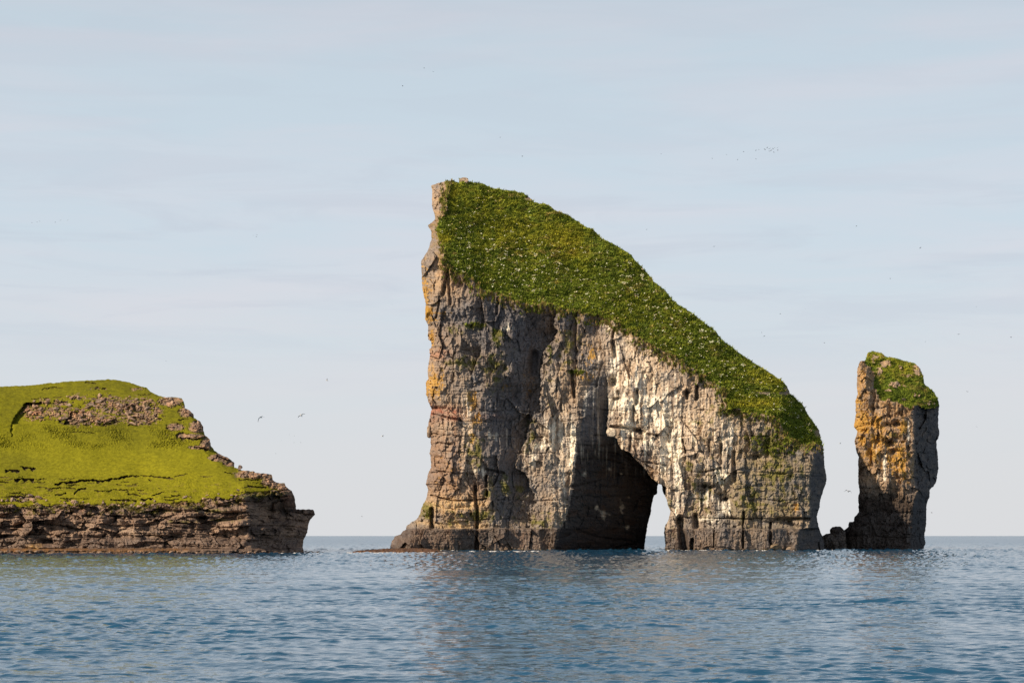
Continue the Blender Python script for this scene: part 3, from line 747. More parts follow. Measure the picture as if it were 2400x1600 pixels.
    c = mix(c, rgb(0.088, 0.084, 0.086), np.clip((px - xs) / 6, 0, 1) * np.clip(.85 + .4 * n2, 0, 1) * (ts < 0))  # side away from the sun painted darker to deepen its shade
    # turf colour
    g1 = fbm(x / 8, z / 5, 3, 140); g2 = fbm(x / 1.6, z / 0.9, 3, 141)
    g = mix(np.broadcast_to(G_DARK, px.shape + (3,)), G_MID, np.clip(0.5 + 0.9 * g2 + 0.6 * g1, 0, 1))
    yel = blobs(px, py, [(1320, 560, 60, 35, .9), (1340, 590, 40, 20, .9), (1220, 540, 110, 60, .55), (1040, 560, 30, 16, .9), (1090, 470, 60, 40, .4), (1060, 450, 20, 20, .9), (1800, 890, 60, 25, .7), (1770, 945, 60, 14, .9), (1500, 730, 80, 60, .3), (1180, 500, 80, 40, .4)])
    g = mix(g, G_YEL, np.clip(yel * 1.1 + 0.5 * g2 + 0.2 * g1 - 0.1, 0, 0.9))
    dry = blobs(px, py, [(1300, 590, 110, 30, .6), (1180, 600, 80, 25, .5), (1480, 670, 60, 30, .6), (1290, 500, 40, 16, .7), (1200, 460, 50, 10, .7), (1560, 770, 60, 40, .5), (1460, 620, 60, 30, .4), (1300, 660, 20, 16, .7), (1060, 600, 20, 14, .8)])
    g = mix(g, G_DRY, np.clip((dry + 0.8 * g2 - 0.55) * 1.5, 0, 0.75))
    g3 = fbm(x / 4.5 + z / 9, z / 0.7 - x / 6, 4, 142)
    g = mix(g, G_DRY * 0.8, np.clip(g3 * 1.2 - .3, 0, .6)); g = mix(g, G_YEL, np.clip(-g3 * 1.0 - .25, 0, .5))
    g = g * (0.8 + 0.4 * rnd(th2, 9))[..., None]
    col = np.where(turf[..., None], g, c)
    col = np.where(((ts > 0) & ~turf)[..., None], mix(np.broadcast_to(BROWN * 0.9, px.shape + (3,)), MOSS, np.clip(0.5 + n2, 0, 1)), col)
    # --- objects
    root = thing('sea_arch', at(1420, 1290, ARCH_D + 12), 'huge wedge shaped sea arch with grass covered slope and dark opening through its foot', 'sea arch')
    ct = A.cellavg(turf.astype(np.float32)) > 0.5
    cc = (A.cellavg(cave.astype(np.float32)) > 0.5) & ~ct
    fl = (A.cellavg((px > xs).astype(np.float32)) > 0.5) & ~ct & ~cc & (A.cellavg(py) > 1035)
    bs = (A.cellavg((py > base_top).astype(np.float32)) > 0.5) & ~ct & ~cc & ~fl
    outm = (A.cellavg(((ts > 0) & ~turf).astype(np.float32)) > 0.5) & ~ct
    A.part(ct, 'grass_slope', col, M_TURF, root, True)
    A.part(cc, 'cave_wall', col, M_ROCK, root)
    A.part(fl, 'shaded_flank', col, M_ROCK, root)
    A.islands(outm & ~cc & ~fl & ~bs, 'ridge_outcrop', 'rock_crumbs', col, M_ROCK, root)
    cuts = [880, 1013, 1050, 1084, 1118, 1155, 1205, 1250, 1400, 1600, 1621, 1674, 1741, 1806, 1868, 1950]
    pxc = A.cellavg(px) + 2.0 * A.cellavg(pn(px / 14, py / 14, 91))
    for a, b in zip(cuts, cuts[1:]):
        A.islands(bs & (pxc >= a) & (pxc < b), 'base_block', 'block_crumbs', col, M_WET, root)
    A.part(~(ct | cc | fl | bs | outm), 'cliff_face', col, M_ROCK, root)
    A.back('rear_cliff', 38.0, np.where(ts[..., None] > 0, c * 0 + BROWN, c), M_ROCK, root)
    # tufts, flowers
    wgt = np.where(turf & (A.sd > 1.5), 1.0, 0) * (0.5 + 0.8 * np.clip(0.5 + g1 * 0.6, 0, 1))
    P, Nn, r, cidx = A.pick(wgt, 38000)
    tc_ = g[r, cidx] * (0.75 + 0.7 * RNG.random((len(P), 1)))
    tuft_mesh('grass_tufts', P, Nn, 0.30 + 0.32 * RNG.random(len(P)), tc_, root, M_GRASS, 5, 1.0)
    # hanging sod below the edge
    wgt = np.clip(1 + ts / 34, 0, 1) ** 2 * (ts < 0) * np.clip(0.15 + 1.3 * fbm(px / 9, py / 16, 3, 134), 0, 1) * (px > 1030)
    P, Nn, r, cidx = A.pick(wgt, 4200)
    k = RNG.random((len(P), 1))
    tuft_mesh('hanging_sod', P, Nn, 0.45 + 0.35 * RNG.random(len(P)), np.where(RNG.random((len(P), 1)) < .4, G_MID * np.ones((len(P), 1)), MOSS * k * 1.3 + rgb(0.27, 0.17, 0.07) * (1 - k)) * (0.6 + 0.7 * RNG.random((len(P), 1))), root, M_GRASS, 4)
    wgt = np.clip(blobs(px, py, [(1820, 1045, 60, 26, .75), (1780, 1030, 50, 16, .6), (1112, 762, 26, 6, 1), (1350, 872, 20, 5, 1), (1160, 785, 8, 16, .7), (1000, 1200, 14, 20, .5), (1290, 820, 6, 40, .4)]) - 0.25, 0, 1) * (ts < 0) * np.clip(0.05 + 1.8 * fbm(px / 12, py / 7, 3, 171), 0, 1.5)
    P, Nn, r, cidx = A.pick(wgt, 1000)
    tuft_mesh('ledge_grass', P, Nn, 0.4 + 0.3 * RNG.random(len(P)), np.where(RNG.random((len(P), 1)) < .5, G_MID, MOSS) * (0.7 + 0.7 * RNG.random((len(P), 1))), root, M_GRASS, 4)
    fw = blobs(px, py, [(1130, 560, 90, 60, .5), (1180, 600, 120, 40, .8), (1230, 640, 130, 40, 1), (1100, 630, 40, 16, 1), (1280, 670, 70, 16, 1), (1500, 650, 60, 40, 1), (1480, 690, 90, 40, .8), (1570, 740, 70, 40, 1), (1640, 800, 80, 40, 1), (1700, 870, 60, 30, 1), (1780, 900, 60, 30, .7), (1850, 960, 40, 40, .7), (1880, 1010, 25, 25, .8), (1450, 740, 60, 20, .8), (1400, 690, 120, 40, .7), (1150, 470, 20, 6, .8), (1400, 600, 60, 30, .3)])
    fw = fw * np.clip(-0.05 + 2.2 * fbm(px / 14, py / 8, 3, 150), 0, 1.4) ** 3.0 * turf * (A.sd > 4)
    P, Nn, r, cidx = A.pick(fw, 2000)
    n = len(P)
    V = np.zeros((n, 4, 3), np.float32)
    nrm = Nn * 0.5 + np.array((-0.25, -0.5, 0.6)); nrm /= np.linalg.norm(nrm, axis=1)[:, None]
    ta = np.cross(nrm, np.array((0, 0, 1.0))); ta /= np.linalg.norm(ta, axis=1)[:, None]; tb = np.cross(nrm, ta)
    cp = P + np.array((0, -0.15, 0.38)) + 0.1 * Nn
    sz = (0.04 + 0.10 * RNG.random(n) ** 2)[:, None]
    for q, (u_, v_) in enumerate(((-1, -.7), (1, -.6), (.9, .7), (-.8, .8))):
        V[:, q] = cp + ta * u_ * sz * (0.7 + 0.6 * RNG.random((n, 1))) + tb * v_ * sz * (0.7 + 0.6 * RNG.random((n, 1)))
    fc = np.where(RNG.random((n, 1)) < 0.75, rgb(0.60, 0.60, 0.42), rgb(0.50, 0.38, 0.20)) * np.ones((n, 1))
    o = np_mesh('flowers', V.reshape(-1, 3), np.arange(n * 4).reshape(-1, 4), np.repeat(fc, 4, 0), M_FLOWER, root)
    o['kind'] = 'stuff'
    # loose and rounded stones that can be picked out
    def stone(px_, py_, rx, ry, seed, colr, dd=0.3, name='boulder', ryy=1.0):
        iy = int((py_ - A.py[0, 0]) / A.step); ix = int((px_ - A.px[0, 0]) / A.step)
        Yd = float(A.Y[iy, ix]) - dd
        me = rock_mesh(name, seed, 3, cuts=6)
        set_albedo(me, colr, seed); me.materials.append(M_ROCK)
        s_ = bpy.data.objects.new(name, me); COL.objects.link(s_); s_.parent = root
        p = at(px_, py_, Yd)
        s_.location = p - root.location
        s_.scale = (rx * Yd / F, ryy * max(rx, ry) * Yd / F, ry * Yd / F)
        return s_
    stone(1433, 1012, 12, 11, 1, PALE * 0.9, -0.2)
    stone(1450, 1013, 6, 10, 2, BROWN, 0.0)
    stone(1088, 424, 12, 8, 3, BROWN * 1.1, 0.3, 'summit_rock')
    stone(1009, 735, 12, 16, 4, LICHEN * 0.9, -0.4)
    stone(1006, 1009, 8, 17, 5, BROWN, -0.3)
    stone(1818, 1283, 14, 9, 6, rgb(0.19, 0.14, 0.09), 0.6)
    stone(1850, 1286, 8, 6, 7, BROWN * 0.7, 0.8)
    stone(1530, 1158, 6, 5, 8, TIDE_SHADE, 0.0)
    r8 = random.Random(4)
    for k in range(26):
        q = r8.choice([(1640, 1740), (1640, 1740), (1560, 1600), (1810, 1870), (1050, 1250), (935, 1040)])
        stone(r8.uniform(*q), 1289 + r8.uniform(-3, 1), r8.uniform(3, 7.5), r8.uniform(2, 4.5), 20 + k, rgb(0.16, 0.115, 0.085) * r8.uniform(.6, 1.2), r8.uniform(.3, 1.0))
    return root, A
arch, ARCH = build_arch()

# ================================================================== THE SLIM STACK
ST_OUT = [(2034, 825), (2049, 823), (2069, 829), (2076, 835.5), (2090, 837), (2110, 842), (2130, 849), (2144, 851), (2157, 864), (2164, 881), (2167, 901), (2175, 906), (2188, 917), (2198, 934), (2201, 949), (2199, 980), (2199.5, 1003), (2202, 1016), (2199, 1028), (2194, 1033), (2196, 1050), (2198, 1067), (2199.5, 1098), (2194, 1128), (2189, 1138), (2179, 1147), (2179, 1162), (2172, 1179), (2171, 1202), (2171, 1226), (2167, 1253), (2169, 1272), (2164, 1287), (2160, 1310), (1975, 1310), (1976, 1243), (1980, 1241), (1988, 1234), (1990, 1222.6), (2001, 1221), (2003, 1211), (2013, 1199), (2011, 1165), (2015, 1152), (2011, 1128), (2012, 1097), (2012, 1070), (2007, 1057), (2003, 1033), (2010, 1010), (2001, 1000), (2006, 969), (2005, 939), (2010, 925), (2008, 901), (2010, 864), (2015, 847), (2029, 844)]
ST_TURF = [(2026, 848), (2034, 815), (2110, 830), (2150, 835), (2180, 880), (2215, 920), (2212, 944), (2190, 957), (2170, 958), (2150, 950), (2130, 956), (2112, 947), (2085, 936), (2066, 940), (2058, 925), (2048, 905), (2052, 880), (2040, 862)]
ST_D = 428.0
def build_stack():
    A = Land(ST_OUT, None, 1.15, ST_D, 1.3, 7.0, 203)
    px, py, x, z = A.px, A.py, A.xm, A.zm
    d = np.interp(px, [1970, 2000, 2030, 2080, 2140, 2210], [3, 1.0, 0, 0.3, 1.6, 3]).astype(np.float32)
    d += 0.05 * np.clip((1240 - py) * A.m, 0, None)
    xs = interp(py, [(930, 2150), (960, 2138), (1000, 2141), (1060, 2141), (1120, 2138), (1150, 2150), (1180, 2138), (1300, 2130)]) + 3 * fbm(px / 14, py / 14, 3, 213)
    d += np.where(px > xs, (px - xs) * A.m * 2.4, 0)
    d += 1.0 * fbm(x / 7, z / 9, 3, 211)
    f1, e1, h1 = facet(x, z, 2.6, 4.2, 1.2, 0.7, 221); f2, e2, h2 = facet(x, z, 1.1, 1.9, 0.7, 0.9, 222); f3, e3, h3 = facet(x, z, 0.5, 0.8, 0.32, 0.9, 223)
    low = sstep(1130, 1190, py)
    rough = (f1 + f2) * (1 - 0.4 * low) + f3 + 0.4 * np.abs(pn(x / 0.9, z / 8, 224)) + strata(x, z, 2.6, 0.35, 225) + 0.15 * fbm(x / .5, z / .5, 3, 226)
    rough += blobs(px, py, [(2098, 995, 16, 8, 2.2), (2120, 1000, 7, 9, -0.8), (2083, 1038, 10, 10, 2.4), (2094, 1058, 9, 7, 2), (2048, 957, 12, 6, 1.4), (2128, 1048, 5, 9, 1.8), (2078, 995, 7, 5, 1.4), (2020, 1010, 10, 4, 1.2)]) * (1 + .5 * fbm(x, z, 2, 227))
    rock_d = d + rough
    ts = sdf(px, py, ST_TURF) + 5 * fbm(px / 12, py / 9, 4, 230) + 2 * fbm(px / 4, py / 4, 2, 231)
    outc = blobs(px, py, [(2076, 852, 16, 9, 1), (2060, 870, 12, 14, .8), (2098, 900, 18, 8, .9), (2085, 915, 10, 6, .6), (2150, 868, 12, 14, .9), (2130, 880, 10, 6, .6), (2050, 838, 14, 10, .6), (2180, 945, 14, 6, .7), (2110, 935, 20, 5, .4), (2120, 905, 12, 5, .5), (2145, 925, 14, 6, .5), (2110, 860, 10, 6, .5)]) + 0.6 * fbm(px / 9, py / 7, 3, 232)
    turf = (ts > 0) & (outc < 0.5)
    edge_y = np.interp(px, [2000, 2040, 2070, 2110, 2150, 2200], [880, 925, 942, 950, 958, 955])
    hgt = np.clip((edge_y - py) * A.m, -2, None)
    turf_d = np.interp(px, [2000, 2030, 2080, 2140, 2210], [1.5, 1.0, 1.2, 2.4, 4.5]) + 0.05 * 26 + 0.95 * hgt + 0.9 * fbm(x / 5, z / 3, 3, 233)
    turf_d += np.where(px > 2150, (px - 2150) * A.m * 0.8, 0)
    t2, te2, th2 = facet(x, z, 0.8, 0.45, 0.4, 0.3, 235, 0.5)
    hump = -0.5 * np.clip(te2, 0, .5) + t2
    dep = np.where(ts > 0, turf_d + np.where(turf, hump, (f2 + f3) * 0.8 - 0.5), rock_d)
    we = sstep(-22, 0, ts)
    dep = np.where(ts > 0, dep, rock_d * (1 - we) + np.maximum(rock_d, turf_d - 1 + rough * .8) * we)
    dep = dep + A.roll(np.where(py < 940, np.where(px < 2060, 2.0, 0.8), 2.2))
    A.solve(dep)
    n1 = fbm(x / 4, z / 4, 4, 240); n2 = fbm(x / 1.1, z / 1.1, 3, 241); streak = fbm(x / .5, z / 7, 3, 242)
    c = mix(np.broadcast_to(GREY, px.shape + (3,)), BROWN, np.clip(0.6 + 0.8 * n1, 0, 1))
    c = mix(c, rgb(0.40, 0.245, 0.115), np.clip(blobs(px, py, [(2025, 890, 40, 70, 1), (2090, 960, 60, 40, .9), (2060, 1030, 80, 110, 1), (2110, 1100, 40, 70, .8)]) * (0.8 + .7 * n2), 0, 1))
    lich = blobs(px, py, [(2020, 990, 24, 36, 1), (2055, 990, 16, 18, 1), (2118, 998, 12, 16, 1.2), (2015, 940, 14, 20, .7), (2060, 1030, 30, 20, .8), (2045, 1060, 20, 24, .8), (2110, 1075, 16, 40, .9), (2090, 1080, 30, 30, .6), (2020, 1030, 16, 14, .8), (2020, 890, 16, 40, .3), (2125, 1110, 18, 20, .5)])
    c = mix(c, LICHEN, np.clip((lich * 1.5 + .6 * n2 + .9 * fbm(x / .4, z / .5, 3, 247) + .3 * streak - .5) * 1.8, 0, .85) * (lich > .03))
    c = mix(c, MOSS, np.clip((blobs(px, py, [(2100, 1020, 30, 30, .6), (2130, 1060, 14, 50, .4), (2060, 1080, 40, 30, .4)]) + .8 * n2 - .5) * 1.5, 0, .8))
    gua = blobs(px, py, [(2074, 1085, 8, 30, 1), (2070, 1115, 12, 18, .9), (2052, 1050, 6, 14, .6), (2130, 1010, 6, 40, .5), (2165, 984, 6, 3, 1), (2128, 1232, 3, 14, .4), (2060, 960, 6, 30, .3)])
    c = mix(c, GUANO, np.clip((gua * 1.3 + .8 * streak + .5 * n2 - .6) * 1.8, 0, .9) * (gua > .03))
    fringe = sstep(-20, -3, ts) * (1 - sstep(0, 2, ts)) * np.clip(0.4 + 1.2 * n2, 0, 1)
    c = mix(c, rgb(0.25, 0.15, 0.07), fringe * .8)
    c = mix(c, TIDE_SHADE * 0.62, np.clip(sstep(1125, 1185, py + 14 * n1) * 0.97, 0, 1))  # tidal dark, painted higher up to strengthen the arch's cast shadow
    c = mix(c, rgb(0.070, 0.067, 0.070), np.clip((px - xs) / 5, 0, 1) * np.clip(.85 + .4 * n2, 0, 1))  # shade of the right flank put into the rock colour
    g2 = fbm(x / 1.6, z / .9, 3, 243); g1 = fbm(x / 6, z / 4, 2, 244)
    g = mix(np.broadcast_to(G_DARK, px.shape + (3,)), G_MID, np.clip(.5 + .8 * g2 + .4 * g1, 0, 1))
    g = mix(g, G_YEL, np.clip(blobs(px, py, [(2130, 865, 30, 14, .9), (2050, 835, 20, 12, .9), (2100, 860, 60, 30, .5)]) + .5 * g2 - .1, 0, .9))
    g = mix(g, G_DRY * .8, np.clip(.9 * g2 + .8 * g1 - .15, 0, .8))
    g = g * (0.75 + .5 * rnd(th2, 9))[..., None]
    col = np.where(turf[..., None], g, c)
    col = np.where(((ts > 0) & ~turf)[..., None], mix(np.broadcast_to(BROWN, px.shape + (3,)), TAN, np.clip(.4 + n2, 0, 1)), col)
    root = thing('sea_stack', at(2090, 1288, ST_D + 6), 'slim rock stack with yellow lichen and a grassy top standing right of the arch', 'sea stack')
    ct = A.cellavg(turf.astype(np.float32)) > .5
    fl = (A.cellavg((px > xs).astype(np.float32)) > .5) & ~ct & (A.cellavg(py) > 955)
    bs = (A.cellavg(py) > 1200) & ~ct & ~fl
    sh = bs & (A.cellavg(px) < 2010)
    A.part(ct, 'grass_cap', col, M_TURF, root, True)
    A.part(fl, 'shaded_flank', col, M_ROCK, root)
    A.part(sh, 'stepped_shoulder', col, M_ROCK, root)
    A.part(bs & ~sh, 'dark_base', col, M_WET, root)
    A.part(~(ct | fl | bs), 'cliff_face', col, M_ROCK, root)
    A.back('rear_cliff', 19.0, np.where(ts[..., None] > 0, c * 0 + BROWN, c), M_ROCK, root)
    P, Nn, r, ci = A.pick(np.where(turf & (A.sd > 1), 1.0, 0), 4200)
    tuft_mesh('grass_tufts', P, Nn, .22 + .25 * RNG.random(len(P)), g[r, ci] * (.65 + .8 * RNG.random((len(P), 1))), root, M_GRASS, 4)
    return root
stack = build_stack()

# rocks in the gap between arch and stack
def gap_rock(poly, D, seed, label, dep=4.0):
    A = Land(poly, None, 1.1, D, 0.9, 6.0, seed)
    x, z = A.xm, A.zm
    f1, e, h = facet(x, z, 1.8, 1.8, .9, .9, seed + 1); f2, e2, h2 = facet(x, z, .6, .6, .3, .9, seed + 2)
    A.solve(f1 + f2 + .2 * fbm(x / .5, z / .5, 3, seed) + A.roll(1.2) + 0.25 * (z))
    col = mix(np.broadcast_to(TIDE_SHADE * .6, A.px.shape + (3,)), BROWN * .5, np.clip(.2 + .6 * fbm(x, z, 3, seed), 0, .7))  # tide-dark rock, coloured darker still for the arch's shadow on it
    P = np.array(poly)
    root = thing('boulder', at(P[:, 0].mean(), 1288, D + dep / 2), label, 'boulder')
    A.part(np.ones(A.cell.shape, bool), 'rock_face', col, M_WET, root)
    A.back('rear_face', dep + 2, col, M_WET, root, 3, 2.0)
gap_rock([(1932, 1310), (1938, 1262), (1946, 1252), (1945, 1240), (1951, 1234.5), (1961, 1233), (1971, 1233.5), (1977, 1240), (1982, 1246), (1986, 1310)], 424, 301, 'flat topped dark boulder in the gap beside the foot of the slim stack', 6)
gap_rock([(1918, 1310), (1922, 1262), (1928, 1255), (1935, 1251), (1946, 1249), (1956, 1256), (1966, 1270), (1968, 1310)], 420, 311, 'low dark boulder wedged against the right foot of the arch', 5)

# ================================================================== THE HEADLAND
HL_OUT = [(-140, 912), (-60, 908), (0, 905.5), (59, 903.4), (88, 901), (111, 897), (126, 897.6), (153, 893.7), (205, 891.4), (244, 890), (252, 888), (282, 891.7), (305, 896), (326, 904), (343, 908), (352, 917), (370, 926), (388, 931), (403, 930), (425, 933), (431, 941), (434, 956), (444, 961), (453, 970), (455, 979), (470, 989), (476, 1001), (479, 1018), (491, 1029), (495, 1045), (502, 1055), (517, 1065), (538, 1074), (548, 1084), (550, 1095), (568, 1102), (595, 1104), (598, 1108), (623, 1109), (637, 1112), (639, 1124), (649, 1131), (667, 1131), (670, 1140), (684, 1150), (690, 1164), (693, 1183), (694, 1193), (715, 1193), (734, 1193.5), (739, 1205), (728, 1216), (724, 1224), (720, 1247), (711, 1265), (709, 1280), (713, 1297), (713, 1322), (-140, 1322)]
HL_D = 333.0
def build_headland():
    A = Land(HL_OUT, None, 1.3, HL_D, 1.2, 8.0, 403)
    px, py, x, z = A.px, A.py, A.xm, A.zm
    yc = np.interp(px, [-140, 0, 73, 147, 188, 258, 331, 400, 473, 508, 555, 573, 614, 673, 700], [1184, 1180, 1186, 1180, 1180, 1181, 1184, 1176, 1174, 1166, 1165, 1153, 1150, 1146, 1150])
    yg = yc.copy()
    yc = yc + 11 * fbm(px / 34, py / 22, 5, 410, .6)
    # base line of the ground: cliff, then terraces, then the open slope, then the brow
    hcl = np.clip((1297 - py) * A.m, -3, None)
    above = np.clip((yg - py) * A.m, 0, None)
    d_cl = 2.2 * sstep(1289, 1283, py) + 0.40 * np.clip((1284 - np.maximum(py, yg)) * A.m, 0, None)
    d_cl += 0.7 * sstep(1262, 1257, py)
    d = d_cl + np.interp(above, [0, 1, 4.5, 7, 14, 18, 22], [0, 1.2, 7.5, 11.5, 20, 26.5, 36])
    d += sstep(0, 40, yg - py) * 0.9 * fbm(x / 12, z / 6, 3, 411)
    # ground falls away round the right-hand end
    xr_ = np.interp(py, [890, 930, 990, 1060, 1100, 1150, 1300], [330, 420, 455, 480, 530, 572, 590])
    d += np.where(px > xr_, ((px - xr_) * A.m) * np.interp(py, [900, 1000, 1100, 1150, 1200, 1300], [0.9, 0.9, 0.6, 0.8, 2.0, 1.5]), 0)
    # cliff relief
    f1, e1, h1 = facet(x, z, 4.2, 2.0, 2.6, 1.5, 421, 0.6, tz=0.7); f2, e2, h2 = facet(x, z, 1.2, 0.85, 0.75, 1.0, 422); f3, e3, h3 = facet(x, z, 0.45, 0.4, 0.28, 1.0, 423)
    s1 = strata(x, z + 0.02 * x, 1.6, 0.75, 424, 0.6); s2 = strata(x, z + 0.02 * x, 0.55, 0.32, 425, 0.4)
    # courses of basalt blocks, each block with its own face, rounded at its joints
    yw = py + 11 * fbm(px / 80, py / 40, 3, 433) + 3 * fbm(px / 18, py / 12, 2, 436) + 0.02 * (px - 300)
    lev = np.array([1168.0, 1187, 1201, 1214, 1228, 1246, 1261])
    ci_ = np.searchsorted(lev, yw.ravel()).reshape(yw.shape)
    wd = np.array([2.6, 3.4, 2.8, 4.4, 3.0, 5.2, 3.6, 2.2])[ci_]
    ub = x / wd + 0.8 * fbm(x / 4, z / 1.6, 3, 434) + rnd(hsh(ci_, ci_ * 0, 12), 4) * 9
    bi = np.floor(ub); fr = ub - bi; hb = hsh(bi, ci_, 13)
    lo_ = np.append(1100.0, lev)[ci_]; hi_ = np.append(lev, 1300.0)[ci_]
    fv = np.clip((yw - lo_) / (hi_ - lo_), 0, 1)
    bm = np.clip(0.45 + 1.3 * fbm(px / 55, py / 26, 2, 437), 0.08, 1)
    block = bm * (2.6 * (rnd(hb, 2) - 0.5) + 1.0 * np.abs(2 * fr - 1) ** 5 + 0.8 * np.abs(2 * fv - 1) ** 6) + wd * (fr - 0.5) * 1.5 * (rnd(hb, 3) - 0.35) * bm
    gapm = rnd(hb, 5) > 0.72
    block = np.where(gapm, block + 2.0 * bm, block)
    bays = block + 0.9 * np.abs(pn(x / 2.3, z / 3, 427))
    cliff_r = 0.65 * f1 + 0.8 * f2 + f3 + 1.2 * s1 + 0.9 * s2 + 0.75 * bays + 0.8 * np.abs(pn(x / 1.1, z / 4, 438)) * np.clip(.4 + fbm(px / 40, py / 15, 2, 439), 0, 1) + 0.12 * fbm(x / .45, z / .45, 3, 428)
    lowsh = sstep(1255, 1262, py)
    cliff_r = cliff_r * (1 - 0.35 * lowsh)
    shelf = sstep(1281, 1285, py + 2 * pn(px / 25, py * 0, 429)) * (px < 520)
    cliff_r = np.where(shelf > 0.5, cliff_r * 0.5 + 0.3, cliff_r)
    cliff_r += 0.65 * blobs(px, py, [(270, 1190, 14, 12, 2.6), (170, 1196, 25, 8, 2.4), (228, 1192, 20, 12, 2.6), (270, 1218, 10, 18, 2.4), (120, 1232, 14, 10, 2.2), (172, 1236, 26, 7, 2.2), (112, 1271, 24, 7, 2.2), (15, 1215, 20, 7, 2), (30, 1241, 16, 6, 2), (172, 1273, 18, 6, 2), (475, 1215, 16, 11, 2.6), (420, 1253, 26, 8, 2.4), (490, 1242, 14, 16, 2.6), (580, 1181, 50, 8, 2.6), (560, 1201, 25, 5, 2), (520, 1186, 30, 6, 2), (640, 1192, 60, 14, 2.8), (345, 1221, 16, 10, 2), (385, 1195, 20, 5, 1.6), (60, 1196, 26, 6, 1.8), (640, 1215, 60, 18, 2.2), (230, 1195, 30, 10, 1.5), (480, 1215, 16, 12, 1.6), (430, 1250, 16, 8, 1.4), (160, 1233, 26, 8, 1.6), (270, 1235, 14, 14, 1.6), (20, 1240, 20, 8, 1.2), (660, 1275, 60, 12, 1.6), (600, 1275, 20, 10, 1.4)])
    # slabs that stand proud at the right end
    cliff_r -= blobs(px, py, [(700, 1200, 40, 8, 0.8), (672, 1170, 20, 16, 1.8), (690, 1235, 14, 18, 1.2), (620, 1240, 30, 6, 1.2)])
    # --- the rock patches on the slope
    rz = blobs(px, py, [(250, 945, 50, 22, 1), (190, 975, 65, 24, 1), (130, 965, 40, 20, .8), (300, 955, 65, 26, 1.05), (350, 965, 35, 25, .9), (330, 980, 50, 18, 1), (240, 985, 50, 14, .9), (180, 930, 30, 10, .7), (80, 965, 32, 22, 1.05), (110, 940, 26, 8, .8), (345, 940, 30, 10, .8), (140, 945, 40, 12, .7), (60, 1168, 50, 12, .7), (230, 910, 40, 6, .5), (320, 912, 20, 6, .7)])
    spur = blobs(px, py, [(400, 940, 30, 14, .8), (440, 965, 22, 14, .9), (410, 1000, 22, 8, .9), (462, 1000, 20, 14, 1), (450, 1022, 36, 6, .9), (485, 1040, 16, 14, 1), (460, 1048, 20, 5, .8), (520, 1072, 30, 9, 1.1), (540, 1085, 16, 8, 1), (600, 1112, 50, 9, 1.1), (640, 1128, 26, 14, 1.1), (665, 1140, 20, 10, 1), (580, 1105, 20, 6, .9), (425, 1020, 14, 8, .7)])
    nz_ = fbm(px / 11 + py / 40, py / 4.5, 5, 430, .6)
    rmask = np.maximum(rz * (0.70 + 1.15 * nz_), spur * (1.05 + 0.7 * nz_))
    rocky = (rmask > 0.34) & (py < yc)
    rock_r = -0.4 * (rmask - 0.47) * 2 + 0.8 * f2 + 0.9 * f3 + 0.55 * f1 * np.clip(rmask, 0, 1)
    # hollows with a turf edge above or left of them: (left edge polyline y->x), width, depth
    def hollow(yx, wid, dep, soft=3):
        nonlocal d
        ys = [p[0] for p in yx]
        a = interp(py, yx) + 5 * fbm(px / 16, py / 9, 3, 440)
        t = (px - a) / wid
        m = (t > 0) & (t < 1) & (py > ys[0]) & (py < ys[-1])
        d = d + np.where(m, dep * (1 - t) ** 1.2, 0)
        return m
    hol = hollow([(943, 60), (950, 55), (962, 45), (975, 38), (985, 28), (994, 26)], 60, 1.9)
    hol |= hollow([(994, 27), (1024, 28)], 5, 0.8)
    hol2 = hollow([(965, 166), (980, 158), (995, 150)], 36, 1.5)
    hol |= hol2
    # turf edges (little scarps) along the contour: start, end, drop height px, depth
    scar = np.zeros(px.shape, np.float32)
    for pts, hpx, dep in (([(13, 1100), (46, 1101)], 7, 1.2), ([(47, 1093), (84, 1096)], 7, 1.2), ([(35, 1122), (80, 1120)], 8, 1.4),
                          ([(128, 1134), (165, 1127), (205, 1122), (250, 1124), (300, 1115)], 6.5, 1.7), ([(300, 1115), (330, 1114), (400, 1117)], 2.5, .8), ([(174, 1153), (185, 1144), (202, 1141)], 6, 1.1),
                          ([(115, 1145), (150, 1142)], 3, .8), ([(130, 1160), (155, 1155)], 4, 1.), ([(60, 945), (98, 943)], 7, 1.5), ([(98, 913), (120, 907), (150, 907)], 2.5, .7),
                          ([(170, 1012), (222, 1013)], 1.6, .5), ([(0, 1127), (20, 1129)], 3, .8), ([(225, 1150), (300, 1145)], 3, .7), ([(260, 1170), (320, 1172)], 4, .9), ([(330, 1170), (360, 1166)], 5, 1.),
                          ([(350, 1115), (405, 1119)], 2.5, .8), ([(355, 1160), (385, 1150)], 3, .8), ([(300, 1155), (330, 1160)], 3, .8), ([(526, 1105), (545, 1109)], 2, .7), ([(385, 1165), (420, 1160)], 2.5, .6), ([(560, 1122), (610, 1124)], 3, .9), ([(580, 1138), (625, 1140)], 4, .9), ([(420, 1025), (470, 1027)], 5, 1.2), ([(455, 1045), (490, 1052)], 5, 1.1), ([(200, 895), (225, 897)], 4, .8), ([(20, 1160), (70, 1165)], 5, 1.1)):
        P = np.array(pts, float)
        yl = np.interp(px, P[:, 0], P[:, 1]) + 3.0 * fbm(px / 14, px * 0 + P[0, 1] * .37, 3, 441)
        m = (px > P[0, 0]) & (px < P[-1, 0]) & (py > yl) & (py < yl + hpx * np.clip(0.7 + 0.8 * pn(px / 9, px * 0, 442), .3, 1.3))
        scar = np.maximum(scar, np.where(m, dep, 0))
    r9 = random.Random(19)
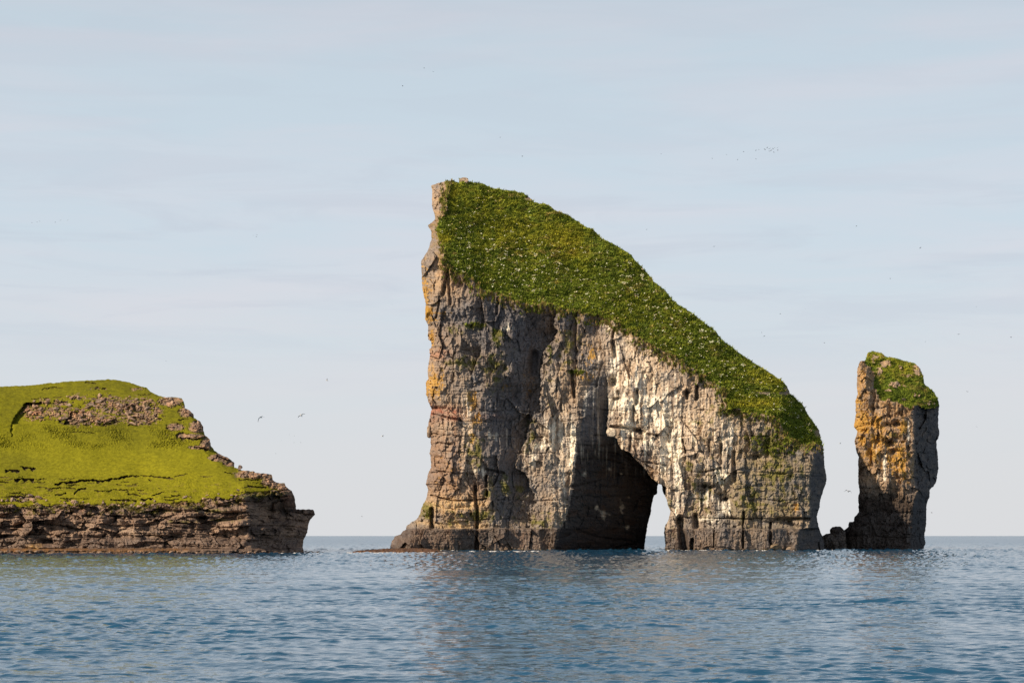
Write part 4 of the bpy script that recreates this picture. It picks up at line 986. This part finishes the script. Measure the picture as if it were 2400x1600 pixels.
    for k in range(95):
        if k < 62:
            x0 = r9.uniform(-20, 600); y0 = r9.uniform(1112, 1174) - max(0, x0 - 450) * .1
        elif k < 82:
            x0 = r9.uniform(60, 380); y0 = r9.uniform(898, 1000)
        else:
            x0 = r9.uniform(380, 470); y0 = r9.uniform(945, 1050)
        ln = r9.uniform(8, 40); hp = r9.uniform(1.0, 2.8); sl = r9.uniform(-.12, .05); dp_ = r9.uniform(.25, .7)
        t = (px - x0) / ln
        yl = y0 + sl * (px - x0) + 2.5 * fbm(px / 13, px * 0 + k * 1.7, 2, 446)
        m = (t > 0) & (t < 1) & (py > yl) & (py < yl + hp * np.clip(4 * t * (1 - t), 0, 1))
        scar = np.maximum(scar, np.where(m, dp_, 0))
    scar = np.where(py < yc - 2, scar, 0)
    d = d + scar
    # fine turf relief: low hummocks on the upper slope, sheep terraces lower down
    hm = sstep(985, 1000, py) * (1 - sstep(1040, 1065, py)) + 0.8 * sstep(1110, 1125, py)
    hm = np.clip(hm * np.clip(0.6 + fbm(px / 60, py / 30, 2, 443), 0, 1.3), 0, 1.2)
    tb, te, th = facet(x, z, 0.40, 0.17, 0.0, 0.0, 444, 0.6)
    terr = strata(x, z + 0.03 * x, 0.95, 0.35, 445, 1.0)
    turf_r = -np.where(py < 1075, 0.75, 0.4) * np.clip(te, 0, .5) * hm + 0.05 * fbm(x / 0.8, z / 0.25, 3, 446) + terr * np.clip(sstep(1118, 1140, py) * (0.4 + 1.2 * fbm(px / 35, py / 14, 2, 447)), 0, 1)
    up_terr = strata(x, z - 0.1 * x, 0.7, 0.30, 448, 1.0) * np.clip(rmask * 1.4, 0, 1) * (px < 420)
    turf_r = turf_r + up_terr
    cl = py > yc
    dep = np.where(cl, d + cliff_r - 2.4, d + np.where(rocky, rock_r, turf_r))
    # cliff top tucks under the turf
    dep = np.where(cl & (py < yc + 4 + 5 * pn(px / 7, py / 30, 435)), np.maximum(dep, d + 0.1), dep)
    dep = dep + A.roll(np.where(py > 1120, 1.6, np.where(px < 340, 0.5, 1.0)))
    A.solve(dep)
    # --- colour
    n1 = fbm(x / 4, z / 3, 4, 450); n2 = fbm(x / .9, z / .7, 3, 451); streak = fbm(x / .5, z / 3, 3, 452)
    ROCK_H = rgb(0.30, 0.205, 0.145); DARK_H = rgb(0.090, 0.066, 0.056)
    c = mix(np.broadcast_to(DARK_H, px.shape + (3,)), ROCK_H, np.clip(.55 + .7 * n1 + .5 * n2 + .4 * (rnd(h2, 4) - .5), 0, 1))
    c = mix(c, rgb(0.36, 0.27, 0.20), np.clip(blobs(px, py, [(30, 1270, 60, 12, 1), (90, 1262, 40, 10, .8), (300, 1250, 30, 20, .7), (350, 1255, 40, 12, .8), (200, 1235, 60, 10, .4)]) * (.7 + n2), 0, .9))
    c = mix(c, MOSS, np.clip((blobs(px, py, [(500, 1197, 50, 6, .8), (300, 1188, 60, 7, .9), (100, 1190, 60, 6, .8), (440, 1186, 40, 8, .9), (600, 1162, 60, 6, .9), (380, 1197, 60, 6, .7), (430, 1188, 60, 4, .6), (520, 1218, 50, 5, .7), (350, 1200, 40, 3, 1), (640, 1155, 50, 6, .8), (200, 1183, 200, 4, .5), (420, 1222, 50, 4, .6)]) + .6 * n2 - .35) * 1.5, 0, .85))
    c = mix(c, rgb(0.30, 0.14, 0.09), np.clip(blobs(px, py, [(672, 1168, 16, 14, .7), (430, 1180, 40, 8, .4), (190, 1190, 10, 10, .5)]) * (.7 + n2), 0, .8))
    c = mix(c, rgb(0.11, 0.075, 0.058), lowsh * .75)
    weed = np.clip(shelf, 0, 1) * np.clip(sstep(1283, 1285, py) * 1.0, 0, 1) * np.clip(.65 + .9 * n2 + .3 * n1, 0, 1) * sstep(480, 400, px)
    c = mix(c, WEED, weed * .9)
    c = mix(c, rgb(0.07, 0.05, 0.035), np.clip(sstep(1290, 1295, py) * (.7 + .8 * n2), 0, 1) * .8)
    c = mix(c, LICHEN, np.clip(blobs(px, py, [(80, 1280, 16, 6, .8)]) * (.6 + n2), 0, .7))
    rc = mix(np.broadcast_to(rgb(0.15, 0.105, 0.080), px.shape + (3,)), rgb(0.38, 0.235, 0.15), np.clip(.45 + 1.0 * n2 + .4 * (rnd(h2, 6) - .5), 0, 1))
    rc = mix(rc, rgb(0.40, 0.215, 0.12), np.clip(blobs(px, py, [(75, 975, 30, 22, .9), (180, 965, 20, 10, .7), (230, 983, 20, 8, .7), (100, 955, 20, 10, .5)]) * (.7 + n2), 0, .85))
    rc = mix(rc, H_DARK * 1.15, np.clip((0.62 - rmask) * 1.6 + .9 * fbm(px / 8, py / 3, 3, 480), 0, .85))
    g1 = fbm(x / 14, z / 6, 3, 460); g2 = fbm(x / 1.1, z / .35, 3, 461)
    g = mix(np.broadcast_to(H_GRASS, px.shape + (3,)), H_DARK, np.clip(.25 + .5 * g1 + .3 * g2 + .3 * hm * (te < .12), 0, 1))
    g = mix(g, rgb(0.240, 0.222, 0.010), np.clip(blobs(px, py, [(320, 1100, 200, 50, .9), (440, 1120, 120, 40, .8), (150, 1060, 150, 40, .4), (300, 1160, 200, 20, .5)]) * (.7 + .6 * g2), 0, .9))
    g = mix(g, H_DARK * 0.9, np.clip(blobs(px, py, [(260, 1005, 200, 28, .75), (400, 980, 60, 45, .8), (250, 905, 300, 28, .55), (20, 960, 60, 50, .4), (60, 1140, 80, 20, .4)]) * (.6 + .9 * g2), 0, .75))
    g = mix(g, rgb(0.20, 0.145, 0.04), np.clip(fbm(px / 14, py / 4, 3, 462) * 1.6 - .45, 0, .5) * (sstep(1120, 1140, py) + .6 * np.clip(rmask, 0, 1)))
    g = np.where((scar > 0)[..., None], rgb(0.12, 0.095, 0.03), g)
    g = np.where((hol2 | (scar > 0.9))[..., None], rgb(0.08, 0.06, 0.04), g)
    col = np.where(cl[..., None], c, np.where(rocky[..., None], rc, g))
    root = thing('headland', at(300, 1297, HL_D + 20), 'low green headland with rocky ledges along its sea cliff at the left of the arch', 'headland')
    ccl = A.cellavg(cl.astype(np.float32)) > .5
    cro = (A.cellavg(rocky.astype(np.float32)) > .5) & ~ccl
    slab = ccl & (A.cellavg(px) > 690) & (A.cellavg(py) > 1190) & (A.cellavg(py) < 1222)
    wsh = ccl & (A.cellavg(shelf) > .5)
    low = ccl & (A.cellavg(lowsh) > .5) & ~wsh
    A.part(~ccl & ~cro, 'grass_slope', col, M_TURF, root, True)
    A.islands(cro & (A.cellavg(px) < 380), 'rock_outcrop', 'rock_crumbs', col, M_ROCK, root)
    A.islands(cro & (A.cellavg(px) >= 380), 'rocky_spur', 'rock_crumbs', col, M_ROCK, root)
    A.part(slab, 'overhanging_slab', col, M_ROCK, root)
    A.part(wsh, 'seaweed_shelf', col, M_WET, root)
    A.part(low, 'lower_ledge', col, M_WET, root)
    A.part(ccl & ~slab & ~wsh & ~low, 'sea_cliff', col, M_ROCK, root)
    A.back('rear_slope', 62.0, np.where(cl[..., None], c, g), M_TURF, root)
    # single stones on the slope
    protos = []
    for k in range(8):
        me = rock_mesh('stone', 500 + k, 2, squash=(1.15, 1, .8), cuts=12)
        set_albedo(me, (rgb(0.30, 0.205, 0.145), rgb(0.22, 0.16, 0.125), rgb(0.37, 0.25, 0.17), rgb(0.26, 0.19, 0.145))[k % 4], k)
        me.materials.append(M_ROCK); protos.append(me)
    wgt = np.clip(np.maximum(rz, spur * .8) - .3, 0, 1) * (py < yc - 4) * np.clip(.3 + nz_, .03, 1) * (A.sd > 3)
    P, Nn, r, ci = A.pick(wgt, 210)
    for i in range(len(P)):
        s_ = bpy.data.objects.new('stone', protos[i % 8]); COL.objects.link(s_); s_.parent = root
        q = .16 + .5 * random.random() ** 3
        s_.scale = (q * random.uniform(.8, 1.4), q, q * random.uniform(.7, 1.15))
        s_.rotation_euler = (random.uniform(-.4, .4), random.uniform(-.4, .4), random.uniform(0, 6.28))
        s_.location = Vector(P[i].tolist()) + Vector((0, -q * .1, q * .1)) - root.location
    wgt = ((py > yc - 10) & (py < yc + 3) & (px < 560)).astype(float) * np.clip(.2 + fbm(px / 20, py / 8, 2, 470), 0, 1)
    P, Nn, r, ci = A.pick(wgt, 60)
    for i in range(len(P)):
        s_ = bpy.data.objects.new('stone', protos[i % 8]); COL.objects.link(s_); s_.parent = root
        q = .15 + .35 * random.random() ** 2
        s_.scale = (q * random.uniform(.8, 1.4), q, q * random.uniform(.8, 1.3))
        s_.rotation_euler = (0, random.uniform(-.3, .3), random.uniform(0, 6.28))
        s_.location = Vector(P[i].tolist()) + Vector((0, -q * .2, q * .2)) - root.location
    P, Nn, r, ci = A.pick((~cl & ~rocky & (scar == 0) & (A.sd > 1)).astype(float) * (0.15 + hm), 7000)
    tuft_mesh('grass_tufts', P, Nn, .10 + .12 * RNG.random(len(P)), g[r, ci] * (.7 + .6 * RNG.random((len(P), 1))), root, M_GRASS, 3)
    r8 = random.Random(6)
    for k in range(40):
        x_ = r8.choice([r8.uniform(560, 700), r8.uniform(0, 520)])
        iy = int((1291 - A.py[0, 0]) / A.step); ix = int((x_ - A.px[0, 0]) / A.step)
        s_ = bpy.data.objects.new('stone', protos[k % 8]); COL.objects.link(s_); s_.parent = root
        q = r8.uniform(.18, .42)
        s_.scale = (q * r8.uniform(.9, 1.6), q, q * r8.uniform(.6, .9)); s_.rotation_euler = (0, r8.uniform(-.3, .3), r8.uniform(0, 6.28))
        s_.location = at(x_, 1294 + r8.uniform(-3, 1.5), float(A.Y[iy, ix]) - r8.uniform(.2, .8)) - root.location
    wgt = ((py > yc - 1) & (py < yc + 26)) * np.clip(1 - (py - yc) / 26, 0, 1) * np.clip(0.1 + 1.8 * fbm(px / 22, py / 16, 3, 481), 0, 1) * (px < 660)
    P, Nn, r, ci = A.pick(wgt, 2600)
    k = RNG.random((len(P), 1))
    tuft_mesh('hanging_sod', P, Nn, .18 + .2 * RNG.random(len(P)), (H_GRASS * k + rgb(.16, .12, .04) * (1 - k)) * (.7 + .5 * RNG.random((len(P), 1))), root, M_GRASS, 4)
    # the big boulder perched on the ridge line
    iy = int((1097 - A.py[0, 0]) / A.step); ix = int((560 - A.px[0, 0]) / A.step)
    Yb = float(A.Y[iy + 6, ix])
    me = rock_mesh('boulder', 77, 3, cuts=8); set_albedo(me, rgb(0.24, 0.18, 0.15), 3); me.materials.append(M_ROCK)
    b = bpy.data.objects.new('boulder', me); COL.objects.link(b)
    b.location = at(561.8, 1096, Yb); b.scale = (.56, .6, .52)
    tag(b, 'rounded boulder perched alone on the ridge of the grassy headland', 'boulder')
    return root
headland = build_headland()

# ================================================================== LOW REEFS
def reef(name, pts, zt, seed, label, cat, colr):
    """flat wave-washed rock seen almost edge-on: outline in plan (x, y metres)"""
    P = np.array(pts); x0, y0 = P.min(0) - 1; x1, y1 = P.max(0) + 1
    st = 0.16
    X, Y = np.meshgrid(np.arange(x0, x1, st), np.arange(y0, y1, st * 2.2))
    s = sdf(X, Y, pts) + .9 * fbm(X / 2.5, Y / 4, 3, seed)
    f, e, h = facet(X, Y, 1.3, 2.0, .35, .15, seed + 1)
    Z = np.clip(s / 1.2, -1, 1) * .9 * zt * (0.75 + .5 * fbm(X / 5, Y / 8, 2, seed + 2)) + f * zt * .8 + .12 * fbm(X / .5, Y / .5, 2, seed + 3)
    Z = np.where(s < 0, np.minimum(Z, s * .5), Z)
    inn = s > -1.2
    c = inn[:-1, :-1] & inn[1:, :-1] & inn[:-1, 1:] & inn[1:, 1:]
    idx = np.arange(X.size).reshape(X.shape)
    Fc = np.stack([idx[:-1, :-1][c], idx[:-1, 1:][c], idx[1:, 1:][c], idx[1:, :-1][c]], 1)
    n = fbm(X / .9, Y / .9, 3, seed + 4)
    col = mix(np.broadcast_to(colr * .5, X.shape + (3,)), colr, np.clip(.5 + n, 0, 1))
    u, inv = np.unique(Fc, return_inverse=True)
    V = np.stack([X, Y, Z], -1).reshape(-1, 3)[u]
    o = np_mesh(name, V, inv.reshape(-1, 4), col.reshape(-1, 3)[u], M_WET, None, origin=Vector((float(P[:, 0].mean()), float(P[:, 1].mean()), 0)))
    return tag(o, label, cat)
reef('reef', [(-28.6, 344), (-24, 342.5), (-18, 342), (-13, 343), (-11.5, 349), (-14, 375), (-18, 402), (-24, 402), (-25, 385), (-27, 360)], .62, 601, 'flat rust brown reef awash at the left foot of the arch', 'reef', rgb(0.150, 0.075, 0.036))
reef('skerry', [(-36.2, 343), (-34.5, 342), (-32.6, 343.5), (-32.2, 346), (-34, 349), (-36.5, 348)], .36, 611, 'tiny low skerry just off the right tip of the green headland', 'rock', rgb(0.12, 0.085, 0.05))

# foam along the waterlines
M_FOAM = surf_mat('sea_foam', .7, .3, grain=6, var=.2, bump=.5, bdist=.03)
def foam(name, runs, label, seed):
    rr = np.random.default_rng(seed)
    V, Fc = [], []
    for x0, x1, Y, n, thick in runs:
        for _ in range(n):
            px_ = rr.uniform(x0, x1); yy = Y + rr.normal(0, thick)
            cx = (px_ - CX) / F * yy
            l = rr.uniform(.25, 1.3); w_ = rr.uniform(.3, 1.1)
            k = 9; b = len(V)
            V.append((cx, yy, .16 + .05 * rr.random()))
            for q in range(k):
                a = q / k * 6.2832; g = rr.uniform(.55, 1.1)
                V.append((cx + l * g * math.cos(a), yy + w_ * g * math.sin(a), .02))
            for q in range(k):
                Fc.append((b, b + 1 + q, b + 1 + (q + 1) % k))
    V = np.array(V); Fc = np.array(Fc)
    o = np_mesh(name, V, Fc, np.full((len(V), 3), .75), M_FOAM, None, True)
    o['kind'] = 'stuff'; o['label'] = label
    return o
foam('foam', [(815, 905, 342.0, 46, .5), (905, 1040, 341.5, 70, .6), (1100, 1115, 372, 5, 2), (1140, 1180, 372, 14, 1.5), (1180, 1215, 370, 26, 1.5), (1215, 1280, 374, 18, 1.5), (1560, 1640, 396, 10, 1.0), (1640, 1900, 397, 16, .8), (930, 1100, 393, 10, 1)], 'white surf line along the reef and foot of the arch', 5)
foam('foam', [(366, 374, 333, 4, .5), (424, 441, 333, 10, .6), (640, 700, 338, 6, .5), (1915, 1960, 405, 5, 2)], 'small white splashes at the foot of the green headland', 6)

# ================================================================== BIRDS
M_WHITE = plain('white_plumage', (0.80, 0.80, 0.78)); M_GREYW = plain('grey_wing', (0.66, 0.67, 0.69)); M_BLACK = plain('black_wingtip', (0.03, 0.03, 0.035)); M_BEAK = plain('yellow_bill', (0.55, 0.38, 0.06))
M_DARKB = plain('dark_plumage', (0.045, 0.045, 0.05))
def loft(name, secs, mat, k=8):
    """rings along y: (y, z, half width, half height)"""
    V, Fc = [], []
    for y, z_, a, b in secs:
        for q in range(k):
            t = q / k * 6.2832
            V.append((a * math.cos(t), y, z_ + b * math.sin(t)))
    for r in range(len(secs) - 1):
        for q in range(k):
            Fc.append((r * k + q, r * k + (q + 1) % k, (r + 1) * k + (q + 1) % k, (r + 1) * k + q))
    Fc.append(tuple(range(k))[::-1]); Fc.append(tuple(range((len(secs) - 1) * k, len(secs) * k)))
    me = bpy.data.meshes.new(name); me.from_pydata(V, [], Fc); me.update()
    for p in me.polygons: p.use_smooth = True
    me.materials.append(mat)
    return me
def wing_mesh(name, side, pts, mat, th=.018):
    """pts: (span, y lead, y trail, z)"""
    V, Fc = [], []
    for s_, yl, yt, z_ in pts:
        V += [(side * s_, yl, z_), (side * s_, (yl * 2 + yt) / 3, z_ + th), (side * s_, yt, z_), (side * s_, (yl * 2 + yt) / 3, z_ - th * .4)]
    for r in range(len(pts) - 1):
        for q in range(4):
            Fc.append((r * 4 + q, r * 4 + (q + 1) % 4, (r + 1) * 4 + (q + 1) % 4, (r + 1) * 4 + q))
    Fc.append((0, 1, 2, 3)); n = (len(pts) - 1) * 4; Fc.append((n + 3, n + 2, n + 1, n))
    me = bpy.data.meshes.new(name); me.from_pydata(V, [], Fc); me.update()
    me.materials.append(mat)
    return me
BODY = loft('body', [(.30, .03, .012, .012), (.26, .035, .045, .045), (.20, .03, .06, .06), (.12, .01, .075, .07), (0, 0, .085, .08), (-.12, 0, .07, .06), (-.22, .01, .045, .03), (-.33, .015, .07, .010)], M_WHITE)
BILL = loft('bill', [(.29, .03, .014, .014), (.34, .022, .010, .012), (.37, .012, .003, .004)], M_BEAK, 6)
def gull(px_, py_, Y, yaw, bank, pitch, flap_l, flap_r, label, sc=1.0, grey=M_GREYW):
    root = thing('gull', at(px_, py_, Y), label, 'gull')
    root.rotation_euler = (pitch, bank, yaw)
    root.scale = (sc,) * 3
    def add(name, me, par):
        o = bpy.data.objects.new(name, me); COL.objects.link(o); o.parent = par; return o
    bd = add('body', BODY, root); add('bill', BILL, bd)
    for side, fl in ((-1, flap_l), (1, flap_r)):
        a, b_ = fl
        w = add('wing', wing_mesh('wing', side, [(.05, .12, -.08, .02), (.20, .15, -.06, .02 + .15 * a), (.36, .16, -.01, .02 + .31 * a), (.50, .10, -.03, .02 + .31 * a + .14 * b_)], grey), root)
        add('wing_tip', wing_mesh('wing_tip', side, [(.50, .10, -.03, .02 + .31 * a + .14 * b_), (.60, .02, -.06, .02 + .31 * a + .24 * b_), (.70, -.09, -.11, .02 + .31 * a + .34 * b_)], M_BLACK), w)
    return root
gull(611.5, 977.5, 333, R(150), R(12), R(18), (.15, -.7), (-.35, -1.9), 'white gull with drooping dark tipped wings nearest the green headland', 1.0)
gull(706, 973, 333, R(170), R(26), R(55), (.1, -.2), (.05, -.3), 'white gull gliding tilted with wings spread right of its drooping winged mate', 1.0)
gull(766.5, 891.5, 380, R(95), R(10), R(10), (.5, .6), (.5, .6), 'small white gull highest of those between headland and arch', .8, M_WHITE)
gull(896.7, 1022, 380, R(110), R(8), R(8), (.2, .3), (.2, .3), 'small white gull close to the left wall of the arch', .8, M_WHITE)
gull(1969, 1039, 400, R(100), R(5), R(5), (.3, .4), (.3, .4), 'small white gull in the gap between arch and slim stack', .7, M_WHITE)
gull(1988, 1151, 400, R(160), R(-14), R(30), (.45, -1.0), (.45, -1.1), 'dark backed gull with arched wings low in the gap left of the slim stack', 1.15, M_BLACK)

def small_bird_mesh():
    V = [(0, .18, 0), (.045, 0, .02), (-.045, 0, .02), (0, 0, -.05), (0, -.2, .0),
         (.16, .06, .10), (.14, -.07, .09), (.36, -.06, .06), (-.16, .06, .10), (-.14, -.07, .09), (-.36, -.06, .06), (.05, .07, .02), (.05, -.08, .02), (-.05, .07, .02), (-.05, -.08, .02)]
    Fc = [(0, 1, 2), (0, 3, 1), (0, 2, 3), (4, 2, 1), (4, 1, 3), (4, 3, 2), (11, 5, 6, 12), (5, 7, 6), (13, 14, 9, 8), (8, 9, 10)]
    me = bpy.data.meshes.new('seabird'); me.from_pydata(V, [], Fc); me.update(); me.materials.append(M_DARKB)
    return me
SB = small_bird_mesh()
def bird(px_, py_, label, group=None, s=1.0, Y=520):
    o = bpy.data.objects.new('seabird', SB); COL.objects.link(o)
    o.location = at(px_, py_, Y)
    o.rotation_euler = (random.uniform(-.2, .7), random.uniform(-.5, .5), random.uniform(0, 6.28))
    o.scale = (s,) * 3
    tag(o, label, 'bird', group)
fl = 'tiny dark seabird in the loose flock high above the long grass slope of the arch'
for x_, y_ in [(408, 303), (603, 251), (757, 322), (839, 210), (1012, 192), (1047, 183), (1012, 312), (1133, 179), (1165, 157), (1199, 170), (1193, 205), (1219, 193), (1247, 172), (1270, 155), (1258, 220), (1308, 155), (1312, 191)]:
    bird(1600 + x_ / 5.88, 320 + y_ / 5.88, fl, 'flock above the arch slope', 1.0 if x_ > 1000 else .8)
fl = 'tiny dark seabird in the line of six high over the green headland'
for x_, y_ in [(250, 141), (292, 136), (312, 130), (434, 138), (478, 122), (533, 121)]:
    bird(x_ / 3.36, 480 + y_ / 3.36, fl, 'line of birds over the headland', .75)
fl = 'tiny dark seabird in the tight trio in mid sky left of the summit'
for x_, y_ in [(1997, 243), (2023, 238), (2018, 252)]:
    bird(x_ / 3.36, 480 + y_ / 3.36, fl, 'trio of birds left of the arch', .75)
fl = 'faint distant seabird in the scatter just below the two big gulls'
for x_, y_ in [(620, 877), (680, 893), (518, 952), (674, 976), (756, 976), (720, 985), (449, 1110)]:
    bird(560 + x_ / 5.227, 850 + y_ / 5.227, fl, 'faint birds below the two gulls', .8, 800)
for x_, y_, lb, s in [
    (994.4, 160, 'dark seabird highest in the sky, upper of a close pair above the summit', 1.0), (1015, 168.5, 'dark seabird highest in the sky, lower of a close pair above the summit', .8), (944, 202, 'lone dark seabird left of and below the highest pair above the summit', 1.1),
    (1172.5, 322.5, 'pale speck of a seabird alone in the sky above the grass ridge', .9), (1224, 366.6, 'lone seabird on slanted wings just over the upper grass ridge', 1.2),
    (1549.5, 361, 'faint seabird alone left of the loose flock', .8), (1516, 538, 'lone seabird in open sky just right of the steepening ridge', 1.0), (1674, 577.7, 'lone seabird against the thin cloud right of the arch ridge', 1.0),
    (2007.4, 530, 'seabird with bent wings alone in the sky over the slim stack', 1.1), (2157, 581, 'seabird on slanted wings high up right of the slim stack top', 1.2), (2086.5, 652.8, 'lone seabird in front of the pinkish cloud above the slim stack', 1.0),
    (1887, 723.6, 'lone seabird, right one of two level with the middle of the arch ridge', .9), (1829, 735.4, 'darker seabird, left one of two level with the middle of the arch ridge', 1.1), (1785, 779, 'upper seabird of a close pair just off the arch ridge', .8), (1791.5, 787.7, 'lower seabird of a close pair just off the arch ridge', 1.0),
    (1932, 803.3, 'lone seabird midway between arch ridge and slim stack top', 1.0), (2168.5, 800.8, 'seabird just above and right of the slim stack top', 1.0), (2247, 783.3, 'seabird right of the slim stack, left of the one by the picture edge', 1.0), (2369.5, 790.3, 'seabird far out at the right edge of the sky', 1.3), (2289, 718.8, 'faint seabird high in the sky far right of the slim stack', .7),
    (2267.5, 917.7, 'faint seabird in flat glide right of the slim stack', 1.1), (2289.8, 999.4, 'seabird on slanted wings right of the middle of the slim stack', 1.2), (848.5, 1210, 'seabird low over the sea left of the foot of the arch', 1.0), (2184, 1201, 'seabird low against the right foot of the slim stack', 1.0), (920, 714, 'lone seabird in open sky left of the yellow lichened corner of the arch', 1.2), (389, 846, 'faint seabird just above the top of the green headland', .7)]:
    bird(x_, y_, lb, None, s)
